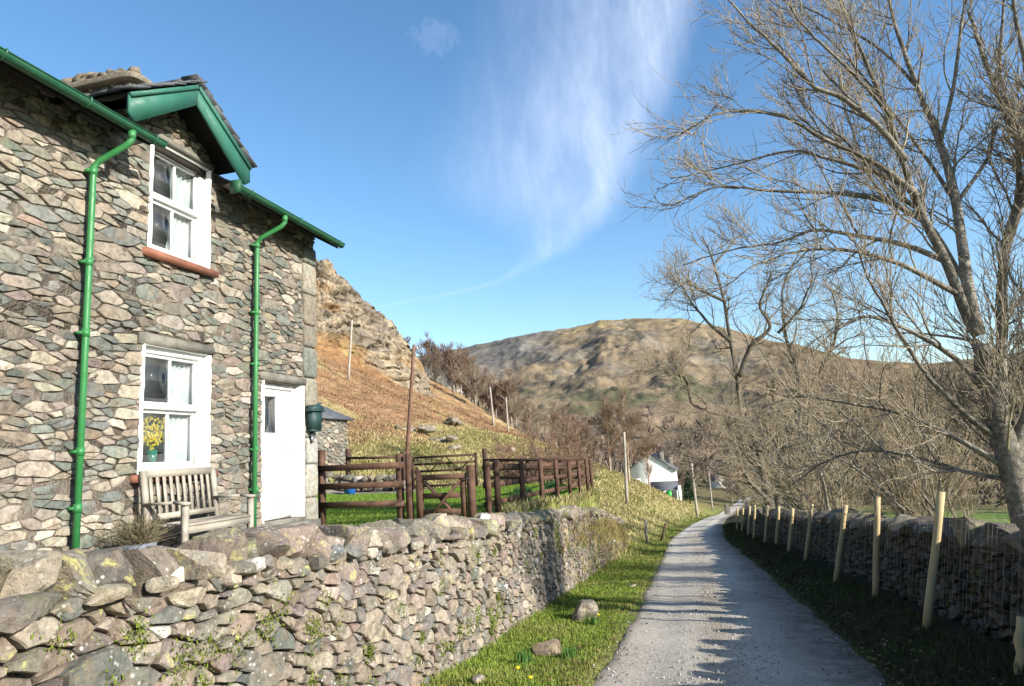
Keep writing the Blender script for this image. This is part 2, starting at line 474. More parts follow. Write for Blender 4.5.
def spaced(breaks):
    out = []
    for (a, b, s) in breaks: out.append(np.arange(a, b, s))
    return np.concatenate(out+[[breaks[-1][1]]])
gx = np.concatenate([-np.geomspace(5000, 60, 26)[:-1], spaced([(-60, -20, .6), (-20, -5, .25), (-5, 4, .085), (4, 12, .3), (12, 40, 1.2)]), np.geomspace(41, 5000, 34)])
gy = np.concatenate([-np.geomspace(5000, 22, 16)[:-1], spaced([(-22, 0, 1.), (0, 14, .16), (14, 30, .25), (30, 70, .5), (70, 180, 1.2)]), np.geomspace(182, 5000, 34)])
GX, GY = np.meshgrid(gx, gy)
GZ = H(GX, GY)
far = np.hypot(GX, GY)
gcol = ground_col(GX, GY, GZ)
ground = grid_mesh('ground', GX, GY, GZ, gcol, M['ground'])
tag(ground, kind='structure')

# lane: a sheet over the ground with a slight crown and ragged edges
ly = np.concatenate([np.arange(-20, 0, .5), np.arange(0, 40, .2), np.arange(40, 175, .6)])
lu = np.linspace(-1, 1, 29)
LY, LU = np.meshgrid(ly, lu, indexing='ij')
ew = 1.30+.07*fbm(LY*.7, np.sign(LU)*7+0*LY, seed=31)+.035*fbm(LY*3.1, np.sign(LU)*9+0*LY, seed=32)
LX = lane_c(LY)+LU*ew*np.where(LU > 0, 1.14, 1.)
LZ = H(LX, LY, False)+.012+.03*(1-LU**2)+.012*fbm(LX*1.2, LY*.8, seed=33)-.018*np.exp(-((np.abs(LU)-.55)/.16)**2)
LZ = np.where(np.abs(LU) > .97, LZ-.05, LZ)
lc = np.zeros(LX.shape+(4,)); lc[..., :3] = .35
lc[..., 0] = sstep(.25, .85, LU+.12*fbm(LX*2, LY*.9, seed=34))  # litter at the edge, and the wall's shade painted over the right half
lc[..., 3] = np.clip(np.maximum(sstep(.80, 1., np.abs(LU)), .8*np.exp(-((LU+.05)/.16)**2)*(.6+.6*fbm(LX*1.1, LY*.35, seed=36))), 0, 1)
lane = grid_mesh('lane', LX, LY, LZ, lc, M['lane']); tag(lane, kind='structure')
def lane_top(x, y):
    u = (x-lane_c(y))/1.30
    return H(x, y, False)+.012+.03*(1-u**2)-.018*np.exp(-((np.abs(u)-.55)/.16)**2)

# ------------------------------------------------------------------ rocks
_ico = {}
def ico(sub):
    if sub not in _ico:
        bm = bmesh.new(); bmesh.ops.create_icosphere(bm, subdivisions=sub, radius=1)
        bm.verts.ensure_lookup_table()
        V = np.array([v.co[:] for v in bm.verts]); F = np.array([[v.index for v in f.verts] for f in bm.faces]); bm.free()
        _ico[sub] = (V, F)
    return _ico[sub]
def rock(center, size, seed, sub=3, rz=0, planes=9, lean=0, blocky=.55, rough=.03):
    rg = np.random.default_rng(seed)
    V, F = ico(sub); V = V.copy()
    e = 1.-blocky*.6
    V = np.sign(V)*np.abs(V)**e
    for _ in range(planes):
        n = rg.normal(size=3); n /= np.linalg.norm(n); d = rg.uniform(.55, .93)
        s = V @ n
        V = V-np.outer(np.maximum(s-d, 0), n)
    V = V+rough*2.2*np.stack([fbm(V[:, 0]*1.6+seed, V[:, 1]*1.6, V[:, 2]*1.6, 3, seed+q) for q in (1, 2, 3)], -1)
    V = V*np.asarray(size)/2.
    if lean:
        c, s = math.cos(lean), math.sin(lean); V = V @ np.array([[1, 0, 0], [0, c, s], [0, -s, c]])
    c, s = math.cos(rz), math.sin(rz); V = V @ np.array([[c, s, 0], [-s, c, 0], [0, 0, 1]])
    return V+np.asarray(center), F

# ------------------------------------------------------------------ rubble masonry: one mesh per wall face, each stone a raised faceted lump
def clip_half(poly, n, d):
    """keep points with p.n <= d"""
    s = poly @ n-d
    if (s <= 0).all(): return poly
    if (s > 0).all(): return poly[:0]
    out = []
    m = len(poly)
    for i in range(m):
        a, b = poly[i], poly[(i+1) % m]; sa, sb = s[i], s[(i+1) % m]
        if sa <= 0: out.append(a)
        if (sa <= 0) != (sb <= 0): out.append(a+(b-a)*(sa/(sa-sb)))
    return np.array(out)

def rubble_cells(u0, u1, v0, v1, rmin, rmax, aniso, holes, seed, rscale=None, bias=1.6):
    rg = np.random.default_rng(seed)
    W, Hh = u1-u0, (v1-v0)*aniso
    n_try = int(W*Hh/(math.pi*rmin*rmin)*9)
    P = []; Rd = []
    cell = rmax*2; gridd = {}
    for _ in range(n_try):
        p = np.array([rg.uniform(u0-.1, u1+.1), rg.uniform(v0*aniso-.1, v1*aniso+.1)])
        r = rmin+(rmax-rmin)*rg.random()**bias
        if rscale is not None: r *= rscale(p[0])
        if any(h[0]-.01 < p[0] < h[1]+.01 and (h[2]-.005)*aniso < p[1] < (h[3]+.005)*aniso for h in holes): continue
        gi = (int(p[0]//cell), int(p[1]//cell)); ok = True
        for a in (-1, 0, 1):
            for b in (-1, 0, 1):
                for q in gridd.get((gi[0]+a, gi[1]+b), ()):
                    if (P[q][0]-p[0])**2+(P[q][1]-p[1])**2 < ((Rd[q]+r)*.86)**2: ok = False; break
                if not ok: break
            if not ok: break
        if ok:
            gridd.setdefault(gi, []).append(len(P)); P.append(p); Rd.append(r)
    P = np.array(P); Rd = np.array(Rd)
    out = []
    box = np.array([[u0, v0*aniso], [u1, v0*aniso], [u1, v1*aniso], [u0, v1*aniso]])
    for i in range(len(P)):
        d2 = ((P-P[i])**2).sum(1); idx = np.argsort(d2)[1:26]
        poly = box
        for j in idx:
            if d2[j] > (rmax*5)**2: break
            n = P[j]-P[i]; L = math.sqrt(d2[j])
            # power bisector plus a small random skew so that the joints are not too regular
            off = (d2[j]+Rd[i]**2-Rd[j]**2)/(2*L)
            poly = clip_half(poly, n/L, (P[i] @ n)/L+off)
            if len(poly) < 3: break
        if len(poly) < 3: continue
        for h in holes:
            hu0, hu1, hv0, hv1 = h[0], h[1], h[2]*aniso, h[3]*aniso
            if poly[:, 0].max() <= hu0 or poly[:, 0].min() >= hu1 or poly[:, 1].max() <= hv0 or poly[:, 1].min() >= hv1: continue
            seps = [hu0-P[i][0], P[i][0]-hu1, hv0-P[i][1], P[i][1]-hv1]
            q = int(np.argmax(seps))
            nn, dd = [((1., 0.), hu0), ((-1., 0.), -hu1), ((0., 1.), hv0), ((0., -1.), -hv1)][q]
            poly = clip_half(poly, np.array(nn), dd)
            if len(poly) < 3: break
        if len(poly) < 3: continue
        poly = poly.copy(); poly[:, 1] /= aniso
        out.append(poly)
    return out

PAL_HOUSE_OLD = [((.40, .33, .255), 5), ((.46, .39, .31), 4), ((.35, .26, .19), 4), ((.27, .235, .19), 3), ((.175, .20, .175), 5), ((.14, .165, .15), 4), ((.22, .225, .20), 3), ((.30, .22, .185), 2), ((.50, .44, .36), 2), ((.20, .15, .11), 2)]
PAL_HOUSE = [((.30, .265, .22), 5), ((.345, .31, .262), 4), ((.265, .226, .185), 5), ((.22, .20, .172), 5), ((.168, .178, .16), 6), ((.128, .138, .127), 5), ((.195, .196, .176), 5), ((.235, .20, .178), 2), ((.41, .375, .32), 2), ((.175, .148, .125), 2)]
PAL_WALL = [((.25, .212, .175), 5), ((.29, .248, .205), 5), ((.21, .182, .155), 5), ((.185, .17, .155), 3), ((.14, .144, .138), 2), ((.35, .305, .255), 2), ((.235, .19, .158), 4), ((.20, .17, .155), 3), ((.46, .44, .41), .5)]
PAL_SHADE = [((.06, .055, .043), 4), ((.08, .073, .058), 3), ((.05, .046, .037), 3), ((.105, .096, .078), 2)]  # right wall's shade put into its stone tints
def pick(pal, rg):
    shift = np.array([1.0, 1.012, .98])
    w = np.array([p[1] for p in pal], float); c = np.array(pal[rg.choice(len(pal), p=w/w.sum())][0])
    return c*shift*rg.uniform(.76, 1.15)*(1+rg.normal(0, .025, 3))

def warp(cells, amp, f, seed, holes=()):
    """bend the cell corners so that the joints run crooked"""
    out = []
    for p in cells:
        k = np.ones(len(p))
        for h in holes:
            dx = np.maximum(np.maximum(h[0]-p[:, 0], p[:, 0]-h[1]), 0); dy = np.maximum(np.maximum(h[2]-p[:, 1], p[:, 1]-h[3]), 0)
            k = np.minimum(k, sstep(.0, .12, np.hypot(dx, dy)))
        q = p.copy()
        q[:, 0] += amp*k*(vnoise(p[:, 0]*f, p[:, 1]*f, seed=seed)+.6*vnoise(p[:, 0]*f*2.7, p[:, 1]*f*2.7, seed=seed+1))
        q[:, 1] += amp*.8*k*(vnoise(p[:, 0]*f, p[:, 1]*f, seed=seed+2)+.6*vnoise(p[:, 0]*f*2.7, p[:, 1]*f*2.7, seed=seed+3))
        out.append(q)
    return out

def add_stones(mb, cells, fmap, pal, seed, gap=.006, edge=.05, depth=.05, relief=.035, rough=.010, lich=0., coarse=None, round_=.22, tiltn=.07):
    rg = np.random.default_rng(seed)
    for ci, poly in enumerate(cells):
        c = poly.mean(0)
        e = edge if coarse is None else edge*coarse(c[0])
        g = gap*rg.uniform(.3, 1.9)
        pts = []
        m = len(poly)
        for i in range(m):
            a, b = poly[i], poly[(i+1) % m]; L = np.linalg.norm(b-a)
            if L < .018: continue
            k = max(1, int(round(L/e)))
            for q in range(k):
                pts.append(a+(b-a)*(q+(rg.uniform(-.25, .25) if q else 0.))/k)
        pts = np.array(pts)
        if len(pts) < 4: continue
        sm = (np.roll(pts, 1, 0)+2*pts+np.roll(pts, -1, 0))/4
        pts = (1-round_)*pts+round_*sm
        rad = np.linalg.norm(pts-c, axis=1)
        area = .5*abs(np.sum(pts[:, 0]*np.roll(pts[:, 1], -1)-pts[:, 1]*np.roll(pts[:, 0], -1)))
        size = math.sqrt(max(area, 1e-5))
        if size < .035: continue
        inr = np.clip((rad-g*1.3)/rad, .35, 1)
        inr = inr*(1-.045*np.abs(vnoise(pts[:, 0]*23, pts[:, 1]*23, seed=ci % 91)))
        base = c+(pts-c)*inr[:, None]
        bev = min(.16, .012/size*1.3)
        ts = [1., 1., 1-bev, .80, .52, .24] if (size > .11 and e < .07) else ([1., 1., 1-bev, .6] if e < .1 else [1., 1., 1-bev])
        K = len(ts)
        tilt = rg.normal(0, tiltn, 2); h0 = rg.uniform(-.35, .8)*relief
        nf = rg.integers(1, 4)
        fac = [(rg.normal(0, .34, 2), rg.uniform(-.004, .014)) for _ in range(nf)]
        n = len(base); V = []
        for q, tt in enumerate(ts):
            p = c+(base-c)*tt
            loc = p-c
            if q == 0: h = np.full(n, -depth)
            else:
                h = h0+relief*.75+loc @ tilt+0*loc[:, 0]
                for fn, fo in fac: h = np.minimum(h, h0+relief*.8+fo+loc @ fn)
                h = np.maximum(h, h0-relief*.3)
                h = h+rough*fbm(p[:, 0]*11, p[:, 1]*11, np.full(n, ci*1.7), 3, 5)
                if q == 1: h = h-relief*.38-.006*np.abs(vnoise(p[:, 0]*31, p[:, 1]*31, seed=4))
            V.append(np.column_stack([p, h]))
        hc = h0+min([relief*.75]+[relief*.8+fo for fn, fo in fac])+rough*rg.normal(0, .3)
        V.append(np.array([[c[0], c[1], hc]]))
        V = np.concatenate(V)
        i = np.arange(K-1)[:, None]*n; j = np.arange(n)[None]; j2 = (j+1) % n
        Fq = np.stack([i+j, i+j2, i+n+j2, i+n+j], -1).reshape(-1, 4)
        b = (K-1)*n
        Ft = np.array([[b+q, b+(q+1) % n, K*n] for q in range(n)])
        W = fmap(V[:, 0], V[:, 1], V[:, 2])
        col = np.append(pick(pal, rg), lich(c, rg) if callable(lich) else lich)
        mb.add(W, [Fq, Ft], col)

# ================================================================== COTTAGE
HX = -6.0
cot = thing('stone_cottage', (-9, 5.5, .6), 'stone cottage with green gutters, white door and sash windows under a gabled half dormer', 'cottage')
WU = (6.42, 7.42, 4.25, 5.64)      # upper window opening y0,y1,z0,z1
WL = (6.38, 7.48, 1.64, 3.12)
DO = (8.66, 9.68, .60, 2.90)
holes = [(WU[0], WU[1], WU[2]-.09, WU[3]+.10), (WL[0], WL[1], WL[2]-.10, WL[3]+.16), (DO[0], DO[1], DO[2]-.05, DO[3]+.14)]
# long lintel stones reach into the wall on both sides of the opening
lint = [(WL[0]-.05, WL[1]+.09, WL[3]+.004, WL[3]+.125), (DO[0]-.04, DO[1]+.10, DO[3]+.004, DO[3]+.135)]
quo = []; zq = .62; rgq = np.random.default_rng(4)
while zq < 5.2:
    hq = rgq.uniform(.24, .52); wq = rgq.uniform(.26, .40) if len(quo) % 2 == 0 else rgq.uniform(.34, .42)
    quo.append((10.12-wq, 10.12, zq, zq+hq)); zq += hq+.012
mb = MB()
fm = lambda u, v, h: np.column_stack([HX+h, u, v])
hall = holes+[(a-.01, b+.01, c-.008, d+.008) for a, b, c, d in lint]+[(a-.012, b+.1, c-.006, d+.006) for a, b, c, d in quo]
cells = warp(rubble_cells(.6, 10.11, .5, 5.56, .070, .26, 2.85, hall, 5, bias=1.4), .034, 4.2, 7, hall)
add_stones(mb, cells, fm, PAL_HOUSE, 6, gap=.0032, edge=.045, depth=.05, relief=.021, rough=.012, tiltn=.05)
# dormer gable stones
dor = rubble_cells(5.98, 7.52, 5.63, 6.36, .05, .11, 2.0, [holes[0]], 15)
gp = [(np.array([.62, 1.]), .62*5.98+5.80), ]
dc = []
for p in dor:
    # clip under the dormer roof slopes (apex y=6.74 z=6.36)
    q = clip_half(p, np.array([-.62, 1.]), 6.29-.62*6.69)
    if len(q) >= 3: q = clip_half(q, np.array([.62, 1.]), 6.29+.62*6.69)
    if len(q) >= 3: dc.append(q)
add_stones(mb, dc, fm, PAL_HOUSE, 16, gap=.006, edge=.055, depth=.05, relief=.03, rough=.012)
wall = mb.build('wall', M['stone_house'], cot, smooth='auto')
# mortar core behind the stones, cut round the openings, plus the three unseen sides
mb = MB()
def slab_with_holes(mb, x0, x1, y0, y1, z0, z1, hs):
    ys = sorted({y0, y1, *[h[0] for h in hs], *[h[1] for h in hs]}); zs = sorted({z0, z1, *[h[2] for h in hs], *[h[3] for h in hs]})
    for i in range(len(ys)-1):
        for j in range(len(zs)-1):
            cy, cz = (ys[i]+ys[i+1])/2, (zs[j]+zs[j+1])/2
            if any(h[0] < cy < h[1] and h[2] < cz < h[3] for h in hs): continue
            mb.box(((x0+x1)/2, cy, cz), (x1-x0, ys[i+1]-ys[i], zs[j+1]-zs[j]))
slab_with_holes(mb, HX-.50, HX-.004, .6, 10.08, .3, 5.64, [WU, WL, (DO[0], DO[1], .55, DO[3])])
mb.poly([(HX-.012, 5.98, 5.645), (HX-.012, 7.52, 5.645), (HX-.012, 7.52, 5.76), (HX-.012, 6.69, 6.27), (HX-.012, 5.98, 5.82)], (-.4, 0, 0))
core = mb.build('mortar', M['mortar'], wall)
mb = MB()
XB = -11.8; RZ0 = 5.37; PIT = .60; XR = (HX+XB)/2; RX0 = -5.58
ridge_z = RZ0+PIT*(RX0-XR)
for yy, s, sd in ((10.08, 1, 41), (.6, -1, 42)):
    mb.poly([(HX-.5, yy-s*.45, .3), (XB, yy-s*.45, .3), (XB, yy-s*.45, 5.6), (XR, yy-s*.45, ridge_z-.25), (HX-.5, yy-s*.45, 5.6)], (0, s*.44, 0))
mb.box((XB+.2, 5.34, 2.95), (.4, 8.56, 5.3))
mb.build('mortar', M['mortar'], wall)
# rubble on the end wall
mb = MB()
ge = rubble_cells(XB+.02, HX-.02, .5, ridge_z-.2, .09, .22, 2.0, [], 44)
gc = []
for p in ge:
    q = clip_half(p, np.array([PIT, 1.]), RZ0-.12+PIT*RX0)
    if len(q) >= 3: q = clip_half(q, np.array([-PIT, 1.]), RZ0-.12+PIT*(RX0)-2*PIT*XR)
    if len(q) >= 3: gc.append(q)
add_stones(mb, gc, lambda u, v, h: np.column_stack([u, 10.085+h, v])[:, :], PAL_HOUSE, 45, edge=.12, relief=.03)
mb.build('wall', M['stone_house'], cot, smooth='auto')
# lintels and quoins
for a, b, c, d in lint: mb = MB(); mb.box((HX-.03, (a+b)/2, (c+d)/2), (.135, b-a, d-c), jit=.016); mb.build('lintel', M['slab'], cot)
rq = np.random.default_rng(8)
for q, (a, b, c, d) in enumerate(quo):
    V, F = rock((HX-.10, (a+b)/2, (c+d)/2), (.30, (b-a)*1.04, (d-c)*1.03), 300+q, 3, planes=0, blocky=1.2, rough=.012)
    col = np.array([.30, .295, .26])*rq.uniform(.75, 1.2) if 1.3 > c else pick(PAL_HOUSE, rq)*.9
    if 1.5 < c < 2.2: col = np.array([.36, .36, .33])
    mb = MB(); mb.add(V, F, col); mb.build('quoin', M['stone_house'], cot, smooth='auto')

# ---- windows
def window(W, name_l, bars=True, sill_mat=None, sill=(0, 0), vb=True):
    y0, y1, z0, z1 = W
    xg = HX-.095
    fr = MB(); t = .075
    fr.box((xg, y0+t/2+.02, (z0+z1)/2), (.09, t, z1-z0)); fr.box((xg, y1-t/2-.02, (z0+z1)/2), (.09, t, z1-z0))
    fr.box((xg, (y0+y1)/2, z1-t/2), (.088, y1-y0-2*t-.04, t)); fr.box((xg, (y0+y1)/2, z0+.045), (.13, y1-y0-2*t-.04, .09))
    w = fr.build('window', M['white'], cot)
    if name_l: w['label'] = name_l
    zm = (z0+z1)/2+.03
    for nm, za, zb, dx in (('sash', zm+.022, z1-t, -.012), ('sash', z0+.09, zm-.022, -.03)):
        s = MB(); a, b = y0+t+.02, y1-t-.02; q = .042
        s.box((xg+dx, a+q/2, (za+zb)/2), (.045, q, zb-za)); s.box((xg+dx, b-q/2, (za+zb)/2), (.045, q, zb-za))
        s.box((xg+dx, (a+b)/2, za+q/2), (.043, b-a-2*q, q)); s.box((xg+dx, (a+b)/2, zb-q/2), (.043, b-a-2*q, q))
        s.box((xg+dx, (a+b)/2, (za+zb)/2), (.04, .024, zb-za-2*q))
        s.build('sash', M['white'], w)
        g = MB(); g.box((xg+dx, (a+b)/2, (za+zb)/2), (.006, b-a-2*q+.006, zb-za-2*q+.006))
        g.build('pane', M['glass'], w)
    s = MB(); s.box((xg+.012, (y0+y1)/2, zm), (.06, y1-y0-2*t-.045, .043)); s.build('meeting_rail', M['white'], w)
    # painted reveals with a ragged edge running out over the stones
    for yy, sg in ((y0, -1), (y1, 1)):
        r = MB(); k = 26; zz = np.linspace(z0+.005, z1-.005, k)
        rag = .004+.03*np.abs(fbm(zz*6, 0*zz+sg*3, seed=61)) if sg > 0 else .004+0*zz
        A = np.column_stack([np.full(k, xg-.03), np.full(k, yy-sg*.006), zz])
        B = np.column_stack([np.full(k, HX+.028), np.full(k, yy-sg*.006), zz])
        C = np.column_stack([np.full(k, HX+.052)+.01*vnoise(zz*9, 0*zz, seed=2), yy+sg*rag, zz])
        D = np.column_stack([np.full(k, HX+.002), yy+sg*(rag+.012), zz])
        V = np.stack([A, B, C, D], 1).reshape(-1, 3)
        i = np.arange(k-1)[:, None]*4; j = np.arange(3)[None]
        r.add(V, np.stack([i+j, i+j+1, i+4+j+1, i+4+j], -1).reshape(-1, 4)); r.build('reveal', M['white_wall'], w)
    r = MB(); r.box(((xg+HX)/2+.0, (y0+y1)/2, z1+.012), (HX-xg+.03, y1-y0+.06, .03))
    r.build('reveal_head', M['white_wall'], w)
    s = MB(); s.box((HX-.04, (y0+y1)/2, z0-.045), (.30, y1-y0+sill[0], .085), jit=.006)
    s.build('sill', sill_mat, w)
    # room behind, and a gathered curtain on the far side
    rm = MB(); D = 1.6
    ya, yb, za, zb = y0-.5, y1+.5, z0-.6, z1+.35; xa = HX-.515
    for c, sz in (((xa-D, (ya+yb)/2, (za+zb)/2), (.02, yb-ya, zb-za)), ((xa-D/2, ya, (za+zb)/2), (D, .02, zb-za)), ((xa-D/2, yb, (za+zb)/2), (D, .02, zb-za)), ((xa-D/2, (ya+yb)/2, za), (D, yb-ya, .02)), ((xa-D/2, (ya+yb)/2, zb), (D, yb-ya, .02))):
        rm.box(c, sz)
    rm.build('room', M['room'], w)
    for side in ((1,) if y0 > 6.39 else (1,)):
        ku = 60; uu = np.linspace(0, 1, ku); vv = np.linspace(0, 1, 14)
        UU, VV = np.meshgrid(uu, vv)
        wdt = .52-.10*np.sin(VV*pi*.9)
        YY = y1-.03-wdt*UU; ZZ = z0+.02+(z1-z0)*VV
        XX = HX-.20+.022*np.sin(UU*34+1.2*VV)+.012*np.sin(UU*71)
        cm = MB(); i = np.arange(13)[:, None]*ku; j = np.arange(ku-1)[None]
        cm.add(np.stack([XX, YY, ZZ], -1).reshape(-1, 3), np.stack([i+j, i+j+1, i+ku+j+1, i+ku+j], -1).reshape(-1, 4))
        cm.build('curtain', M['curtain'], w, smooth=True)
    return w
window(WU, 'upper sash window in the half dormer, red sill', sill_mat=M['red_sill'], sill=(.24, 0))
window(WL, 'ground floor sash window above the bench', sill_mat=M['red_sill'], sill=(.2, 0))
# wooden head over the upper window
mb = MB(); mb.box((HX+.015, (WU[0]+WU[1])/2, WU[3]+.065), (.10, WU[1]-WU[0]+.12, .07), jit=.006); mb.build('window_head', M['slab'], cot)

# ---- door
mb = MB(); y0, y1, z0, z1 = DO[0], DO[1], .86, DO[3]; xd = HX-.15
mb.box((xd, y0+.04, (z0+z1)/2), (.10, .08, z1-z0)); mb.box((xd, y1-.04, (z0+z1)/2), (.10, .08, z1-z0)); mb.box((xd, (y0+y1)/2, z1-.04), (.098, y1-y0-.16, .08))
fr = mb.build('door_frame', M['white'], cot)
mb = MB(); a, b = y0+.085, y1-.085; xl = xd-.01
pn = (a+.07, a+.47, 2.15, 2.70)
slab_with_holes(mb, xl-.022, xl+.022, a, b, z0+.01, z1-.085, [pn])
for q in range(6): mb.box((xl+.024, a+.10+q*(b-a-.2)/5, 1.50), (.012, (b-a-.2)/5-.014, 1.10))
for c, s in (((xl+.028, (a+b)/2, 2.085), (.016, b-a, .10)), ((xl+.028, (a+b)/2, z0+.10), (.016, b-a, .16))): mb.box(c, s)
dr = mb.build('door', M['white'], cot)
mb = MB(); mb.box((xl, (pn[0]+pn[1])/2, (pn[2]+pn[3])/2), (.006, pn[1]-pn[0]+.005, pn[3]-pn[2]+.005)); mb.build('pane', M['glass'], dr)
mb = MB(); mb.tube([(xl+.03, b-.07, 1.86), (xl+.07, b-.07, 1.86), (xl+.075, b-.16, 1.86)], .009, 8); mb.build('handle', M['brass'], dr)
for yy, sg in ((y0, -1), (y1, 1)):
    mb = MB(); k = 26; zz = np.linspace(z0, z1, k); rag = .01+.035*np.abs(fbm(zz*6, 0*zz+5+sg, seed=62))
    A = np.column_stack([np.full(k, xd-.03), np.full(k, yy-sg*.004), zz]); B = np.column_stack([np.full(k, HX+.03), np.full(k, yy-sg*.004), zz]); C = np.column_stack([np.full(k, HX+.05), yy+sg*rag, zz]); D = np.column_stack([np.full(k, HX), yy+sg*(rag+.012), zz])
    V = np.stack([A, B, C, D], 1).reshape(-1, 3); i = np.arange(k-1)[:, None]*4; j = np.arange(3)[None]
    mb.add(V, np.stack([i+j, i+j+1, i+4+j+1, i+4+j], -1).reshape(-1, 4)); mb.build('door_reveal', M['white_wall'], cot)
mb = MB(); mb.box((xd-.10, (y0+y1)/2, 1.9), (.02, y1-y0-.02, 2.0)); mb.build('door_dark_backing', M['room'], cot)  # dark sheet behind the pane, standing in for the unlit inside
mb = MB(); mb.box((HX-.2, (y0+y1)/2, .70), (.52, y1-y0-.01, .31)); mb.build('threshold', M['slab'], cot)
mb = MB(); mb.box((HX+.17, (y0+y1)/2, .70), (.30, y1-y0+.06, .22), jit=.012); mb.build('doorstep', M['slab'], cot)

# ---- roofs
def slates(mb, p0, du, dv, nu, nv, seed, wj=.15, th=.018):
    """courses of slates from eaves (p0) up the slope dv; du along the eaves"""
    rg = np.random.default_rng(seed)
    p0, du, dv = map(lambda q: np.asarray(q, float), (p0, du, dv))
    n = np.cross(du, dv); n /= np.linalg.norm(n); n *= np.sign(n[2])
    dul = np.linalg.norm(du); u = du/dul; v = dv/np.linalg.norm(dv); hl = np.linalg.norm(dv)/nv
    for r in range(nv):
        edges = np.concatenate([[0], np.sort((np.arange(1, nu)+rg.uniform(-.3, .3, nu-1)+(.25 if r % 2 else -.25))/nu), [1]])*dul
        for q in range(len(edges)-1):
            w = edges[q+1]-edges[q]-.006
            c = p0+u*(edges[q]+edges[q+1])/2+v*(r*hl+hl*.75)+n*(.014+rg.uniform(0, .006))
            ll = hl*1.55+rg.uniform(-.02, .01)
            tl = .020/hl
            vv = v-n*tl; vv /= np.linalg.norm(vv); nn = np.cross(u, vv); nn *= np.sign(nn[2])
            mb.box(c, (w, ll, th), M=np.stack([u, vv, nn], 1), jit=.005)
mb = MB()
def rp(x, y, up=0): return np.array([x, y, RZ0+PIT*(RX0-x)+up])
def roof_panel(x0, x1, y0, y1, th=.10):
    mb.poly([rp(x0, y0), rp(x0, y1), rp(x1, y1), rp(x1, y0)], (0, 0, -th))
roof_panel(RX0, XR, .45, 5.955); roof_panel(RX0, XR, 7.545, 10.18); roof_panel(-6.02, XR, 5.957, 7.543)
mb.poly([(XR-.001, .45, ridge_z), (XR-.001, 10.22, ridge_z), (2*XR-RX0, 10.22, RZ0), (2*XR-RX0, .45, RZ0)], (0, 0, -.10))
rf = mb.build('roof', M['soffit'], cot)
mb = MB()
slp = np.array([XR-RX0, 0, ridge_z-RZ0])
slates(mb, rp(RX0+.03, .43), (0, 5.5, 0), slp, 16, 15, 71); slates(mb, rp(RX0+.03, 7.56), (0, 2.68, 0), slp, 8, 15, 72)
slates(mb, rp(-6.4, 5.94), (0, 1.62, 0), np.array([XR+6.4, 0, ridge_z-(RZ0+PIT*(RX0+6.4))]), 5, 11, 73)
slates(mb, (2*XR-RX0-.03, .43, RZ0), (0, 9.8, 0), (-(slp[0])+0, 0, slp[2]), 22, 12, 74)
mb.build('slates', M['slate'], rf)
# ---- dormer roof
AY, AZ = 6.68, 6.43; FXD = -5.60
mb = MB()
feet = ((5.63, 5.78), (7.73, 5.78))
for (fy, fz) in feet:
    mb.poly([(FXD-.03, AY, AZ-.02), (FXD-.03, fy, fz-.02), (-7.35, fy, fz-.02), (-7.35, AY, AZ-.02)][::1], (0, 0, -.05))
dro = mb.build('dormer_roof', M['soffit'], cot)
mb = MB()
for q, (fy, fz) in enumerate(feet):
    sgn = 1 if fy > AY else -1
    slates(mb, (-7.35, fy+sgn*.05, fz-.03), (7.35+FXD+.10, 0, 0), (0, AY-fy-sgn*.05, AZ-fz+.03), 7, 6, 75+q, th=.016)
mb.tube([(FXD+.08, AY, AZ+.025), (-6.2, AY+.006, AZ+.03), (-7.3, AY, AZ+.025)], .05, 8)
mb.build('slates', M['slate'], dro)
# barge boards
for (fy, fz) in feet:
    mb = MB(); sgn = 1 if fy > AY else -1; dpt = .26
    sl = (AZ-fz)/abs(AY-fy)
    mb.poly([(FXD, AY, AZ-.035), (FXD, fy, fz-.035), (FXD, fy, fz-.035-dpt*.86), (FXD, fy-sgn*.10, fz-.035-dpt*1.12+.0), (FXD, AY, AZ-.035-dpt)], (.035, 0, 0))
    bb = mb.build('bargeboard', M['green_barge'], cot)
    mb = MB(); mb.bar((FXD+.048, AY+sgn*.01, AZ-.06), (FXD+.048, fy, fz-.06), .026, .05); mb.build('moulding', M['green_barge'], bb)
# ---- gutters: half round troughs with brackets and joints
def gutter(y0, y1, cap1=True):
    cx, cz, r = RX0+.075, RZ0-.035, .062
    k = 24; yy = np.linspace(y0, y1, k); a = np.linspace(pi, 2*pi, 9)
    prof = [(cx+r*math.cos(q), cz+r*math.sin(q)) for q in a]+[(cx+(r-.006)*math.cos(q), cz+(r-.006)*math.sin(q)) for q in a[::-1]]
    m = len(prof); V = np.array([[px, y, pz-.004*(y-y0)/max(1, y1-y0)] for y in yy for px, pz in prof])
    i = np.arange(k-1)[:, None]*m; j = np.arange(m)[None]; j2 = (j+1) % m
    mb = MB(); mb.add(V, np.stack([i+j, i+j2, i+m+j2, i+m+j], -1).reshape(-1, 4))
    for yc in ((y0, y1)): mb.add([[cx+r*math.cos(q), yc, cz+r*math.sin(q)] for q in a], [np.arange(9)[None]])
    mb.tube([(cx+r, y0, cz), (cx+r, y1, cz)], .009, 6)
    g = mb.build('gutter', M['green_gut'], cot)
    nb = max(2, int((y1-y0)/.75))
    for q in range(nb):
        y = y0+.25+q*(y1-y0-.4)/(nb-1)
        br = MB(); br.tube([(cx+(r+.007)*math.cos(t), y, cz+(r+.007)*math.sin(t)) for t in np.linspace(pi, 2*pi+.3, 10)], .010, 6)
        br.box((cx-r-.02, y, cz+.01), (.05, .03, .02)); br.build('bracket', M['green_gut'], g)
    return g
g1 = gutter(.45, 6.06); g2 = gutter(7.37, 10.17)
mb = MB()
